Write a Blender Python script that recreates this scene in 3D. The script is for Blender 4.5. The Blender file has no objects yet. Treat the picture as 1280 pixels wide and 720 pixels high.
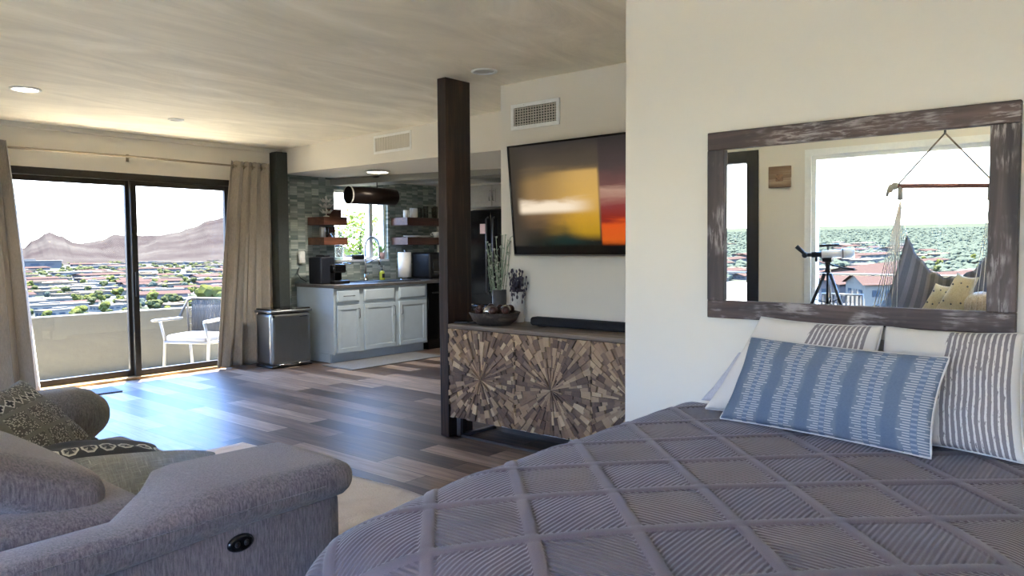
import bpy, bmesh, math, random
from mathutils import Vector, Matrix, Euler
random.seed(7)
PI = math.pi
S = bpy.context.scene
COL = S.collection

# ------------------------------------------------------------------ helpers
def lin(c):
    c = c / 255.0
    return c / 12.92 if c <= 0.04045 else ((c + 0.055) / 1.055) ** 2.4
def rgb(r, g, b): return (lin(r), lin(g), lin(b), 1.0)

class NT:
    """small node-tree helper"""
    def __init__(s, tree): s.t = tree
    def n(s, typ, props=None, **ins):
        nd = s.t.nodes.new(typ)
        for k, v in (props or {}).items(): setattr(nd, k, v)
        for k, v in ins.items():
            key = int(k[1:]) if (k[0] == 'i' and k[1:].isdigit()) else k.replace('_', ' ')
            s.set(nd.inputs[key], v)
        return nd
    def set(s, sock, v):
        if isinstance(v, bpy.types.NodeSocket): s.t.links.new(v, sock)
        elif isinstance(v, bpy.types.Node): s.t.links.new(v.outputs[0], sock)
        else: sock.default_value = v
    def m(s, op, a, b=0.0, c=None):
        nd = s.t.nodes.new('ShaderNodeMath'); nd.operation = op
        s.set(nd.inputs[0], a); s.set(nd.inputs[1], b)
        if c is not None: s.set(nd.inputs[2], c)
        return nd.outputs[0]
    def mix(s, fac, a, b, blend='MIX'):
        nd = s.t.nodes.new('ShaderNodeMix'); nd.data_type = 'RGBA'; nd.blend_type = blend
        s.set(nd.inputs[0], fac); s.set(nd.inputs[6], a); s.set(nd.inputs[7], b)
        return nd.outputs[2]
    def ramp(s, fac, stops, interp='LINEAR'):
        nd = s.t.nodes.new('ShaderNodeValToRGB'); cr = nd.color_ramp; cr.interpolation = interp
        while len(cr.elements) < len(stops): cr.elements.new(0.5)
        for e, (p, c) in zip(cr.elements, stops):
            e.position = p; e.color = c
        s.set(nd.inputs[0], fac)
        return nd.outputs[0]
    def sep(s, v):
        nd = s.t.nodes.new('ShaderNodeSeparateXYZ'); s.set(nd.inputs[0], v); return nd.outputs
    def comb(s, x, y, z=0.0):
        nd = s.t.nodes.new('ShaderNodeCombineXYZ')
        s.set(nd.inputs[0], x); s.set(nd.inputs[1], y); s.set(nd.inputs[2], z); return nd.outputs[0]
    def obj(s): return s.t.nodes.new('ShaderNodeTexCoord').outputs['Object']
    def pos(s): return s.t.nodes.new('ShaderNodeNewGeometry').outputs['Position']
    def uv(s): return s.t.nodes.new('ShaderNodeTexCoord').outputs['UV']
    def noise(s, vec, scale=5.0, detail=2.0, rough=0.5, dist=0.0):
        return s.n('ShaderNodeTexNoise', None, Vector=vec, Scale=scale, Detail=detail, Roughness=rough, Distortion=dist)
    def scale(s, vec, sx, sy, sz):
        nd = s.t.nodes.new('ShaderNodeVectorMath'); nd.operation = 'MULTIPLY'
        s.set(nd.inputs[0], vec); nd.inputs[1].default_value = (sx, sy, sz); return nd.outputs[0]
    def bump(s, h, strength=0.3, dist=0.01):
        return s.n('ShaderNodeBump', None, Height=h, Strength=strength, Distance=dist).outputs[0]
    def step(s, edge, x): return s.m('GREATER_THAN', x, edge)
    def smooth(s, a, b, x):
        nd = s.t.nodes.new('ShaderNodeMapRange'); nd.interpolation_type = 'SMOOTHSTEP'
        s.set(nd.inputs[0], x); nd.inputs[1].default_value = a; nd.inputs[2].default_value = b
        return nd.outputs[0]

def material(name):
    m = bpy.data.materials.new(name); m.use_nodes = True
    nt = NT(m.node_tree)
    b = m.node_tree.nodes['Principled BSDF']
    return m, nt, b

def plain(name, col, rough=0.6, metal=0.0, var=0.06, scale=30.0, bump=0.0, spec=None, stretch=(1, 1, 1), coat=0.0):
    m, nt, b = material(name)
    v = nt.scale(nt.obj(), *stretch)
    nz = nt.noise(v, scale, 3.0, 0.6)
    hi = tuple(min(1, c * (1 + var * 2)) for c in col[:3]) + (1,)
    lo = tuple(c * (1 - var * 2) for c in col[:3]) + (1,)
    nt.set(b.inputs['Base Color'], nt.ramp(nz.outputs[0], [(0.3, lo), (0.7, hi)]))
    b.inputs['Roughness'].default_value = rough; b.inputs['Metallic'].default_value = metal
    if spec is not None: b.inputs['Specular IOR Level'].default_value = spec
    if coat: b.inputs['Coat Weight'].default_value = coat
    if bump: nt.set(b.inputs['Normal'], nt.bump(nz.outputs[0], bump, 0.01))
    return m

class MB:
    """collects shapes into one mesh object"""
    def __init__(s): s.bm = bmesh.new(); s.uv = None
    def poly(s, pts, mi=0, smooth=False):
        vs = [s.bm.verts.new(p) for p in pts]
        f = s.bm.faces.new(vs); f.material_index = mi; f.smooth = smooth
        return f
    def box(s, x0, x1, y0, y1, z0, z1, bev=0.0, seg=2, mi=0, M=None):
        r = bmesh.ops.create_cube(s.bm, size=1.0)
        vs = r['verts']
        for v in vs:
            v.co = Vector(((x0 + x1) / 2 + v.co.x * (x1 - x0), (y0 + y1) / 2 + v.co.y * (y1 - y0), (z0 + z1) / 2 + v.co.z * (z1 - z0)))
        fs = set(f for v in vs for f in v.link_faces)
        for f in fs: f.material_index = mi
        if bev > 0:
            es = list(set(e for v in vs for e in v.link_edges))
            r = bmesh.ops.bevel(s.bm, geom=es, offset=bev, segments=seg, profile=0.5, affect='EDGES', clamp_overlap=True)
            for f in r['faces']: f.material_index = mi; f.smooth = True
            vs = list(set(v for f in r['faces'] for v in f.verts) | set(v for v in vs if v.is_valid))
        if M is not None:
            for v in vs: v.co = M @ v.co
        return s
    def rbox(s, c, size, r, n=10, bulge=(0, 0, 0), M=None, mi=0, wob=0.0):
        """soft rounded box (cushion)"""
        hx, hy, hz = size[0] / 2, size[1] / 2, size[2] / 2
        r = min(r, hx, hy, hz)
        bm2 = bmesh.new()
        bmesh.ops.create_cube(bm2, size=2.0)
        bmesh.ops.subdivide_edges(bm2, edges=bm2.edges[:], cuts=n, use_grid_fill=True)
        mp = {}
        for v in bm2.verts:
            p = v.co.copy()
            # concentrate samples near the edges
            q = Vector([math.copysign(abs(t) ** 0.7, t) for t in p])
            P = Vector((q.x * hx, q.y * hy, q.z * hz))
            inn = Vector((max(-hx + r, min(hx - r, P.x)), max(-hy + r, min(hy - r, P.y)), max(-hz + r, min(hz - r, P.z))))
            d = P - inn
            if d.length > 1e-9: P = inn + d.normalized() * r
            fx, fy, fz = 1 - q.x ** 2, 1 - q.y ** 2, 1 - q.z ** 2
            P.x += q.x * bulge[0] * fy * fz; P.y += q.y * bulge[1] * fx * fz; P.z += q.z * bulge[2] * fx * fy
            if wob: P += Vector((0, 0, wob * math.sin(P.x * 31 + P.y * 17) * math.sin(P.y * 23 + 1)))
            if M is not None: P = M @ P
            mp[v] = s.bm.verts.new(P + Vector(c))
        for f in bm2.faces:
            nf = s.bm.faces.new([mp[v] for v in f.verts]); nf.smooth = True; nf.material_index = mi
        bm2.free(); return s
    def tube(s, pts, r, n=10, mi=0, caps=True, smooth=True):
        pts = [Vector(p) for p in pts]
        rr = r if isinstance(r, (list, tuple)) else [r] * len(pts)
        rings = []; up = None
        for i, p in enumerate(pts):
            t = (pts[min(i + 1, len(pts) - 1)] - pts[max(i - 1, 0)])
            if t.length < 1e-9: t = Vector((0, 0, 1))
            t.normalize()
            if up is None: up = Vector((0, 0, 1)) if abs(t.z) < 0.9 else Vector((1, 0, 0))
            a = t.cross(up)
            if a.length < 1e-6: a = t.cross(Vector((0.3, 1, 0.2)))
            a.normalize(); b = t.cross(a).normalized(); up = a.cross(t)
            rings.append([s.bm.verts.new(p + (a * math.cos(2 * PI * k / n) + b * math.sin(2 * PI * k / n)) * rr[i]) for k in range(n)])
        for A, B in zip(rings, rings[1:]):
            for k in range(n):
                f = s.bm.faces.new((A[k], A[(k + 1) % n], B[(k + 1) % n], B[k])); f.smooth = smooth; f.material_index = mi
        if caps:
            f = s.bm.faces.new(rings[0][::-1]); f.material_index = mi
            f = s.bm.faces.new(rings[-1]); f.material_index = mi
        return s
    def lathe(s, prof, c=(0, 0, 0), n=24, mi=0, M=None, smooth=True, close=False):
        """profile of (radius, z)"""
        rings = []
        for (r, z) in prof:
            ring = []
            for k in range(n):
                p = Vector((r * math.cos(2 * PI * k / n), r * math.sin(2 * PI * k / n), z))
                if M is not None: p = M @ p
                ring.append(s.bm.verts.new(p + Vector(c)))
            rings.append(ring)
        for A, B in zip(rings, rings[1:]):
            for k in range(n):
                f = s.bm.faces.new((A[k], A[(k + 1) % n], B[(k + 1) % n], B[k])); f.smooth = smooth; f.material_index = mi
        if prof[0][0] > 1e-6: f = s.bm.faces.new(rings[0][::-1]); f.material_index = mi
        if prof[-1][0] > 1e-6 and not close: f = s.bm.faces.new(rings[-1]); f.material_index = mi
        return s
    def ball(s, c, r, n=12, mi=0, sq=(1, 1, 1), M=None):
        rr = bmesh.ops.create_uvsphere(s.bm, u_segments=n, v_segments=max(6, n // 2 + 2), radius=1.0)
        for v in rr['verts']:
            p = Vector((v.co.x * r * sq[0], v.co.y * r * sq[1], v.co.z * r * sq[2]))
            if M is not None: p = M @ p
            v.co = p + Vector(c)
            for f in v.link_faces: f.smooth = True; f.material_index = mi
        return s
    def prism(s, pts, z0, z1, mi=0):
        A = [s.bm.verts.new((x, y, z0)) for x, y in pts]; B = [s.bm.verts.new((x, y, z1)) for x, y in pts]
        n = len(pts)
        s.bm.faces.new(A[::-1]).material_index = mi; s.bm.faces.new(B).material_index = mi
        for k in range(n): s.bm.faces.new((A[k], A[(k + 1) % n], B[(k + 1) % n], B[k])).material_index = mi
        return s
    def grid(s, fn, nu, nv, mi=0, uvs=None):
        """fn(i/nu, j/nv) -> point"""
        V = [[s.bm.verts.new(fn(i / nu, j / nv)) for j in range(nv + 1)] for i in range(nu + 1)]
        uvl = s.bm.loops.layers.uv.verify() if uvs else None
        for i in range(nu):
            for j in range(nv):
                f = s.bm.faces.new((V[i][j], V[i + 1][j], V[i + 1][j + 1], V[i][j + 1])); f.smooth = True; f.material_index = mi
                if uvs:
                    for l, (a, b) in zip(f.loops, ((i, j), (i + 1, j), (i + 1, j + 1), (i, j + 1))):
                        l[uvl].uv = uvs(a / nu, b / nv)
        return s
    def build(s, name, mat, parent=None, loc=None, recalc=True, solid=0.0):
        if recalc: bmesh.ops.recalc_face_normals(s.bm, faces=s.bm.faces[:])
        me = bpy.data.meshes.new(name)
        if loc is not None:
            for v in s.bm.verts: v.co -= Vector(loc)
        s.bm.to_mesh(me); s.bm.free()
        for m in (mat if isinstance(mat, (list, tuple)) else [mat]): me.materials.append(m)
        o = bpy.data.objects.new(name, me); COL.objects.link(o)
        if loc is not None: o.location = loc
        if parent is not None: o.parent = parent
        if solid:
            md = o.modifiers.new('thickness', 'SOLIDIFY'); md.thickness = solid; md.offset = 0
        return o

def tag(o, label, cat, group=None):
    o['label'] = label; o['category'] = cat
    if group: o['group'] = group
    return o
def thing(name, label, cat, loc=(0, 0, 0), rz=0.0, group=None):
    o = bpy.data.objects.new(name, None); o.empty_display_size = 0.1
    COL.objects.link(o); o.location = loc; o.rotation_euler = (0, 0, rz)
    return tag(o, label, cat, group)
def struct(o, label=None):
    o['kind'] = 'structure'
    if label: o['label'] = label
    return o
def dup(root, loc, rz=None, label=None, scale=None):
    r = root.copy(); COL.objects.link(r); r.location = loc
    if rz is not None: r.rotation_euler = (0, 0, rz)
    if label: r['label'] = label
    if scale: r.scale = scale
    for ch in list(root.children):
        c = ch.copy(); COL.objects.link(c); c.parent = r
        for g in list(ch.children):
            d = g.copy(); COL.objects.link(d); d.parent = c
    return r
def RX(a): return Matrix.Rotation(a, 4, 'X')
def RY(a): return Matrix.Rotation(a, 4, 'Y')
def RZ(a): return Matrix.Rotation(a, 4, 'Z')
def TR(x, y, z): return Matrix.Translation((x, y, z))

# ------------------------------------------------------------------ layout numbers (metres; +x right along the far wall, +y away)
CEIL = 2.5
XR = 2.97      # bed wall
YC = 1.83      # corner where the bed wall ends
XT = 4.22      # television wall
YT = 3.655     # left end of the television wall
YF = 7.95      # far wall (sliding door, kitchen tiles)
XL = -2.3      # wall opposite the mirror
YB = -2.5      # wall behind
XK = 7.75      # kitchen side wall

# ------------------------------------------------------------------ materials
def wall_mat(name, col):
    m, nt, b = material(name)
    nz = nt.noise(nt.pos(), 60, 4, 0.65); n2 = nt.noise(nt.pos(), 1.3, 2)
    c = nt.mix(nt.m('MULTIPLY', n2.outputs[0], 0.12), col, tuple(x * 0.86 for x in col[:3]) + (1,))
    nt.set(b.inputs['Base Color'], c); b.inputs['Roughness'].default_value = 0.75
    nt.set(b.inputs['Normal'], nt.bump(nz.outputs[0], 0.12, 0.004)); return m
M_wall = wall_mat('wall_paint', rgb(215, 209, 194))
M_soffit = wall_mat('soffit_paint', rgb(215, 209, 194))
def ceiling_mat():
    m, nt, b = material('ceiling_plaster')
    p = nt.pos()
    w = nt.noise(nt.scale(p, 0.55, 1.7, 1), 1.15, 5, 0.62, 1.6)
    nz = nt.noise(p, 70, 3, 0.6)
    nt.set(b.inputs['Base Color'], nt.ramp(w.outputs[0], [(0.3, rgb(216, 208, 186)), (0.55, rgb(236, 228, 206)), (0.72, rgb(250, 243, 224))]))
    b.inputs['Roughness'].default_value = 0.62
    h = nt.m('ADD', nt.m('MULTIPLY', w.outputs[0], 1.0), nt.m('MULTIPLY', nz.outputs[0], 0.03))
    nt.set(b.inputs['Normal'], nt.bump(h, 0.35, 0.05)); return m
M_ceil = ceiling_mat()
def floor_mat():
    m, nt, b = material('wood_plank_floor')
    x, y, z = nt.sep(nt.pos())
    v = nt.comb(y, x, 0.0)
    br = nt.n('ShaderNodeTexBrick', {'offset': 0.37, 'offset_frequency': 2}, Vector=v, Scale=1.0, Color1=(0, 0, 0, 1), Color2=(1, 1, 1, 1),
              Mortar=(0.5, 0.5, 0.5, 1), Mortar_Size=0.0025, Mortar_Smooth=0.1, Bias=0.0, Brick_Width=1.22, Row_Height=0.178)
    rnd = nt.sep(br.outputs['Color'])[0]
    off = nt.m('MULTIPLY', rnd, 7.0)
    vec = nt.comb(nt.m('ADD', nt.m('MULTIPLY', y, 0.9), off), nt.m('MULTIPLY', x, 13.0), off)
    g = nt.noise(vec, 1.6, 6, 0.65, 0.6)
    g2 = nt.noise(nt.comb(nt.m('ADD', nt.m('MULTIPLY', y, 4.0), off), nt.m('MULTIPLY', x, 90.0), off), 1.0, 3, 0.6)
    f = nt.m('ADD', nt.m('MULTIPLY', rnd, 0.36), nt.m('ADD', nt.m('MULTIPLY', g.outputs[0], 0.62), nt.m('MULTIPLY', g2.outputs[0], 0.16)))
    c = nt.ramp(f, [(0.30, rgb(38, 30, 25)), (0.48, rgb(74, 60, 51)), (0.64, rgb(112, 95, 83)), (0.86, rgb(166, 148, 132))])
    c = nt.mix(br.outputs['Fac'], c, rgb(22, 20, 20))
    nt.set(b.inputs['Base Color'], c)
    nt.set(b.inputs['Roughness'], nt.m('ADD', 0.31, nt.m('MULTIPLY', g.outputs[0], 0.2)))
    b.inputs['Specular IOR Level'].default_value = 0.2
    h = nt.m('SUBTRACT', nt.m('MULTIPLY', g2.outputs[0], 0.25), br.outputs['Fac'])
    nt.set(b.inputs['Normal'], nt.bump(h, 0.22, 0.004)); return m
M_floor = floor_mat()
def tile_mat():
    m, nt, b = material('stacked_mosaic_tile')
    x, y, z = nt.sep(nt.pos())
    # columns 0.115 wide, rows 0.033 high; neighbouring columns are shifted
    cx = nt.m('DIVIDE', x, 0.104); ci = nt.m('FLOOR', cx); fx = nt.m('FRACT', cx)
    sh = nt.m('FRACT', nt.m('MULTIPLY', nt.m('SINE', nt.m('MULTIPLY', ci, 12.9898)), 43.7))
    ry = nt.m('ADD', nt.m('DIVIDE', z, 0.027), sh); ri = nt.m('FLOOR', ry); fy = nt.m('FRACT', ry)
    wn = nt.n('ShaderNodeTexWhiteNoise', {'noise_dimensions': '2D'}, Vector=nt.comb(ci, ri))
    n2 = nt.noise(nt.scale(nt.pos(), 8, 1, 60), 2.0, 3, 0.6)
    val = nt.m('ADD', nt.m('MULTIPLY', wn.outputs[0], 0.75), nt.m('MULTIPLY', n2.outputs[0], 0.3))
    c = nt.ramp(val, [(0.1, rgb(100, 112, 108)), (0.4, rgb(128, 139, 132)), (0.7, rgb(154, 162, 153)), (1.0, rgb(186, 190, 180))])
    g = nt.m('MAXIMUM', nt.m('LESS_THAN', fx, 0.022), nt.m('LESS_THAN', fy, 0.07))
    nt.set(b.inputs['Base Color'], nt.mix(g, c, rgb(120, 122, 115)))
    nt.set(b.inputs['Roughness'], nt.m('ADD', 0.22, nt.m('MULTIPLY', g, 0.5)))
    nt.set(b.inputs['Normal'], nt.bump(nt.m('SUBTRACT', nt.m('MULTIPLY', wn.outputs[0], 0.5), g), 0.25, 0.004)); return m
M_tile = tile_mat()
def glass_mat(name='window_glass', tint=(0.97, 0.985, 0.975, 1), refl=0.05):
    m, nt, b = material(name)
    m.node_tree.nodes.remove(b)
    out = [n for n in m.node_tree.nodes if n.type == 'OUTPUT_MATERIAL'][0]
    t = nt.n('ShaderNodeBsdfTransparent', None, Color=tint)
    g = nt.n('ShaderNodeBsdfGlossy', None, Roughness=0.02)
    lw = nt.n('ShaderNodeLayerWeight', None, Blend=0.25)
    fac = nt.m('MINIMUM', nt.m('ADD', refl * 0.4, nt.m('MULTIPLY', lw.outputs['Fresnel'], refl * 3)), 0.6)
    mx = nt.n('ShaderNodeMixShader', None, i0=fac, i1=t.outputs[0], i2=g.outputs[0])
    nt.t.links.new(mx.outputs[0], out.inputs[0]); return m
M_glass = glass_mat()
M_clear = glass_mat('clear_glass', (0.82, 0.86, 0.85, 1), 0.16)
def wood_mat(name, dark, mid, light, axis=2, rough=0.5, sc=1.0, worn=None):
    m, nt, b = material(name)
    p = nt.obj(); s = [22.0 * sc] * 3; s[axis] = 1.4 * sc
    g = nt.noise(nt.scale(p, *s), 1.0, 6, 0.62, 0.8)
    c = nt.ramp(g.outputs[0], [(0.28, dark), (0.5, mid), (0.72, light)])
    if worn:
        s2 = [70.0 * sc] * 3; s2[axis] = 9.0 * sc
        w = nt.noise(nt.scale(p, *s2), 1.0, 5, 0.7, 0.4); w2 = nt.noise(p, 5.0, 3, 0.6)
        k = nt.m('MULTIPLY', nt.smooth(0.46, 0.60, w.outputs[0]), nt.smooth(0.44, 0.60, w2.outputs[0]))
        c = nt.mix(nt.m('MULTIPLY', k, 0.8), c, worn)
    nt.set(b.inputs['Base Color'], c); b.inputs['Roughness'].default_value = rough
    nt.set(b.inputs['Normal'], nt.bump(g.outputs[0], 0.25, 0.004)); return m
M_post = wood_mat('dark_stained_timber', rgb(20, 13, 10), rgb(40, 27, 21), rgb(78, 56, 44), 2, 0.5)
M_shelfwood = wood_mat('brown_shelf_wood', rgb(52, 30, 22), rgb(84, 50, 36), rgb(112, 70, 50), 0, 0.4)
M_topwood = wood_mat('grey_brown_wood', rgb(74, 64, 54), rgb(112, 99, 85), rgb(146, 132, 114), 1, 0.55)
M_mframe = wood_mat('weathered_frame_wood_upright', rgb(36, 30, 29), rgb(60, 51, 48), rgb(86, 75, 71), 2, 0.6, worn=rgb(158, 152, 148))
M_mframe_h = wood_mat('weathered_frame_wood_crosswise', rgb(36, 29, 27), rgb(66, 52, 47), rgb(92, 76, 69), 1, 0.6, worn=rgb(158, 152, 148))
def fabric(name, col, col2, scale=350.0, rough=0.9, bump=0.35, streak=0.0, axis=2):
    m, nt, b = material(name)
    p = nt.obj()
    s = [1.0, 1.0, 1.0]
    n1 = nt.noise(p, scale, 2, 0.7)
    s1 = [170.0, 170.0, 170.0]; s1[axis] = 26.0
    n2 = nt.noise(nt.scale(p, *s1), 1.0, 3, 0.65)
    n3 = nt.noise(p, 2.5, 2)
    f = nt.m('ADD', nt.m('MULTIPLY', n1.outputs[0], 0.5), nt.m('ADD', nt.m('MULTIPLY', n2.outputs[0], 0.5 + streak), nt.m('MULTIPLY', n3.outputs[0], 0.15)))
    nt.set(b.inputs['Base Color'], nt.ramp(f, [(0.43 + streak / 2, col2), (0.72 + streak / 2, col)]))
    b.inputs['Roughness'].default_value = rough
    b.inputs['Sheen Weight'].default_value = 0.25
    nt.set(b.inputs['Normal'], nt.bump(nt.m('ADD', n1.outputs[0], n2.outputs[0]), bump, 0.003)); return m
M_sofa = fabric('grey_sofa_weave', rgb(122, 112, 113), rgb(64, 58, 61), 700, 0.92, 0.45, 0.15, axis=2)
M_sofa_end = fabric('brown_grey_sofa_weave', rgb(132, 128, 124), rgb(80, 77, 75), 420, 0.92, 0.4, 0.1)
M_curtain = fabric('taupe_curtain_linen', rgb(158, 148, 134), rgb(128, 119, 107), 500, 0.95, 0.25, 0.05)
M_rug = fabric('cream_rug', rgb(196, 186, 172), rgb(140, 128, 114), 60, 0.95, 0.8, 0.1)
M_mat = fabric('grey_kitchen_mat', rgb(96, 93, 88), rgb(74, 71, 68), 300, 0.9, 0.3)
M_entry = fabric('navy_mat_cloth', rgb(78, 84, 104), rgb(44, 48, 66), 300, 0.9, 0.3)
M_white = plain('white_enamel', rgb(226, 226, 220), 0.45, var=0.02)
M_cab = plain('blue_grey_cabinet_paint', rgb(176, 187, 192), 0.4, var=0.02, scale=8)
M_cab2 = plain('pale_grey_cabinet_paint', rgb(150, 146, 136), 0.5, var=0.03)
M_counter = plain('dark_laminate', rgb(86, 82, 78), 0.35, var=0.2, scale=14, stretch=(1, 6, 6))
M_black = plain('black_plastic', rgb(15, 15, 17), 0.4, var=0.1)
M_blackmatte = plain('black_cloth', rgb(20, 20, 24), 0.85, var=0.15, scale=200, bump=0.3)
M_blackgloss = plain('gloss_black', rgb(12, 12, 13), 0.12, var=0.05)
M_bronze = plain('dark_bronze_frame', rgb(44, 40, 35), 0.4, metal=0.3, var=0.12)
M_threshold = plain('brass_threshold', rgb(150, 126, 92), 0.4, metal=0.6, var=0.1)
M_darkgreen = plain('dark_grey_green_paint', rgb(50, 54, 50), 0.5, var=0.08)
M_steel = plain('brushed_steel', rgb(140, 142, 142), 0.3, metal=1.0, var=0.015, scale=25, stretch=(1, 1, 0.3))
M_chrome = plain('chrome', rgb(205, 205, 205), 0.12, metal=1.0, var=0.02)
M_silver = plain('aged_silver', rgb(214, 210, 202), 0.4, metal=0.35, var=0.12, scale=40)
M_leg = plain('grey_steel_leg', rgb(120, 120, 122), 0.4, metal=0.8, var=0.05)
M_rod = plain('brushed_nickel_rod', rgb(150, 138, 118), 0.35, metal=0.7, var=0.05)
M_ventdark = plain('dark_duct', rgb(44, 42, 37), 0.9, var=0.1)
M_pendant = plain('brown_bronze_metal', rgb(34, 25, 20), 0.3, metal=0.6, var=0.1)
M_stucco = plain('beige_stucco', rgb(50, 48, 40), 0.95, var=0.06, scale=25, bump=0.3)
M_deck = plain('bounce_paving', rgb(222, 206, 176), 0.9, var=0.06, scale=12, bump=0.1)  # mostly unseen decks, coloured pale and warm to bounce sunlight onto the ceiling
M_paper = plain('white_paper', rgb(232, 230, 226), 0.9, var=0.02)
M_ceramic = plain('white_ceramic', rgb(226, 224, 218), 0.25, var=0.01)
M_greyceramic = plain('grey_ceramic', rgb(150, 150, 148), 0.5, var=0.06)
M_darkceramic = plain('charcoal_ceramic', rgb(62, 62, 64), 0.45, var=0.1)
M_bowl = wood_mat('rough_brown_bowl', rgb(30, 24, 20), rgb(54, 44, 37), rgb(88, 74, 63), 0, 0.8)
M_redbrown = plain('red_brown_ball', rgb(66, 40, 36), 0.35, var=0.25, scale=40)
M_greyball = plain('pewter_ball', rgb(190, 184, 174), 0.25, metal=0.9, var=0.15, scale=50)
M_stem = plain('sage_stem', rgb(138, 152, 128), 0.8, var=0.15)
M_bud = plain('pale_bud', rgb(176, 178, 160), 0.85, var=0.15)
M_lavender = plain('dried_lavender', rgb(72, 66, 76), 0.9, var=0.2)
M_leaf = plain('green_leaf', rgb(96, 128, 58), 0.6, var=0.2)
M_pinkpot = plain('pink_pot', rgb(196, 158, 148), 0.6, var=0.04)
M_oil = plain('olive_liquid', rgb(150, 160, 60), 0.2, var=0.03)
M_rope = plain('cream_rope', rgb(196, 190, 176), 0.9, var=0.1, scale=200)
M_barwood = wood_mat('reddish_bar_wood', rgb(94, 56, 50), rgb(124, 78, 68), rgb(148, 100, 88), 1, 0.5)
M_cream = fabric('cream_cushion_cloth', rgb(196, 186, 156), rgb(160, 148, 118), 300, 0.9, 0.2)
M_telewhite = plain('white_telescope_tube', rgb(220, 222, 224), 0.3, var=0.01)

def emit(name, col, strength):
    m, nt, b = material(name)
    b.inputs['Base Color'].default_value = (0.8, 0.8, 0.8, 1)
    b.inputs['Emission Color'].default_value = col; b.inputs['Emission Strength'].default_value = strength
    return m
M_lamp = emit('lamp_lens_lit', (1.0, 0.9, 0.72, 1), 14.0)
M_bulb = emit('bulb_glow', (1.0, 0.86, 0.66, 1), 5.0)
M_lens_off = plain('lamp_lens_pale', rgb(206, 202, 190), 0.5, var=0.02)

# ------------------------------------------------------------------ room shell
fl = MB().box(XL - 0.2, XK + 0.2, YB - 0.2, YF + 0.05, -0.12, 0.0).build('floor', M_floor); struct(fl)
ce = MB().box(XL - 0.2, XK + 0.2, YB - 0.2, YF + 0.2, CEIL, CEIL + 0.2).build('ceiling', M_ceil); struct(ce)
# bed wall: a thick block ending in a corner
struct(MB().box(XR, XT + 0.2, YB - 0.2, YC, 0, CEIL, 0.004).build('wall_right', M_wall))
struct(MB().box(XT, XT + 0.16, YC, YT, 0, CEIL, 0.004).build('wall_television', M_wall))
struct(MB().box(XL - 0.2, XR, YB - 0.2, YB, 0, CEIL).build('wall_back', M_wall))
# far wall with the sliding door opening
DX0, DX1, DZ1 = 2.30, 4.58, 2.10
w = MB()
w.box(XL - 0.2, DX0, YF, YF + 0.2, 0, CEIL); w.box(DX1, 5.2, YF, YF + 0.2, 0, CEIL); w.box(DX0, DX1, YF, YF + 0.2, DZ1, CEIL)
struct(w.build('wall_far', M_wall))
# tiled kitchen wall with a window opening
KX0, KX1, KZ0, KZ1 = 5.95, 6.83, 1.18, 2.08
w = MB()
w.box(5.2, KX0, YF, YF + 0.2, 0, CEIL); w.box(KX1, XK + 0.2, YF, YF + 0.2, 0, CEIL)
w.box(KX0, KX1, YF, YF + 0.2, 0, KZ0); w.box(KX0, KX1, YF, YF + 0.2, KZ1, CEIL)
struct(w.build('wall_kitchen', M_tile))
struct(MB().box(XK, XK + 0.2, 3.0, YF, 0, CEIL).build('wall_pantry', M_wall))
struct(MB().box(XT + 0.16, XK, 3.0, 3.16, 0, CEIL).build('wall_hall', M_wall))
# lowered kitchen ceiling with its front face
w = MB()
A0, A1 = (5.19, YF), (4.93, 3.2)
lo0, lo1 = 2.215, 2.15
v = [(A0[0], A0[1], lo0), (A1[0], A1[1], lo1), (XK, A1[1], lo1), (XK, A0[1], lo0)]
t_ = [(p[0], p[1], CEIL) for p in v]
w.poly(v[::-1]); w.poly(t_)
for k in range(4): w.poly([v[k], v[(k + 1) % 4], t_[(k + 1) % 4], t_[k]])
struct(w.build('ceiling_kitchen', M_soffit))
# lower beam further into the kitchen
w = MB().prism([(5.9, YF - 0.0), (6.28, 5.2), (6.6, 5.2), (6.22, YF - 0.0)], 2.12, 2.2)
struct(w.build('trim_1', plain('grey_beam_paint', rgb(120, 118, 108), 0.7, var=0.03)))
# opposite wall with the big opening and the narrow dark door
OY0, OY1, OZ0, OZ1 = -2.0, 2.76, 0.12, 2.13  # big opening extended on its unseen side to let in more daylight
BY0, BY1, BZ1 = 3.33, 4.9, 2.24
w = MB()
for (y0, y1, z0, z1) in ((YB, OY0, 0, CEIL), (OY0, OY1, 0, OZ0), (OY0, OY1, OZ1, CEIL), (OY1, BY0, 0, CEIL), (BY0, BY1, BZ1, CEIL), (BY1, YF, 0, CEIL)):
    w.box(XL - 0.2, XL, y0, y1, z0, z1)
struct(w.build('wall_left', M_wall))
# cove strip along the far wall and white corner bead of the soffit
struct(MB().box(XL, 5.2, YF - 0.03, YF, CEIL - 0.05, CEIL, 0.008).build('trim_2', M_wall))
w = MB().box(5.19, 5.205, YF - 0.012, YF, 0, 2.21); struct(w.build('trim_3', plain('pale_edge_trim', rgb(170, 172, 164), 0.5)))
struct(MB().box(5.04, 5.185, YF - 0.15, YF, 0, 2.455, 0.006).build('trim_4', M_darkgreen), 'dark grey-green square corner post beside the far curtain')
# baseboards
M_base = plain('white_baseboard', rgb(200, 198, 190), 0.5, var=0.02)
struct(MB().box(XT - 0.012, XT, YC, YT, 0, 0.09, 0.003).build('baseboard_right', M_base))
struct(MB().box(4.58, 5.04, YF - 0.012, YF, 0, 0.09, 0.003).build('baseboard_far', M_base))

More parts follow.
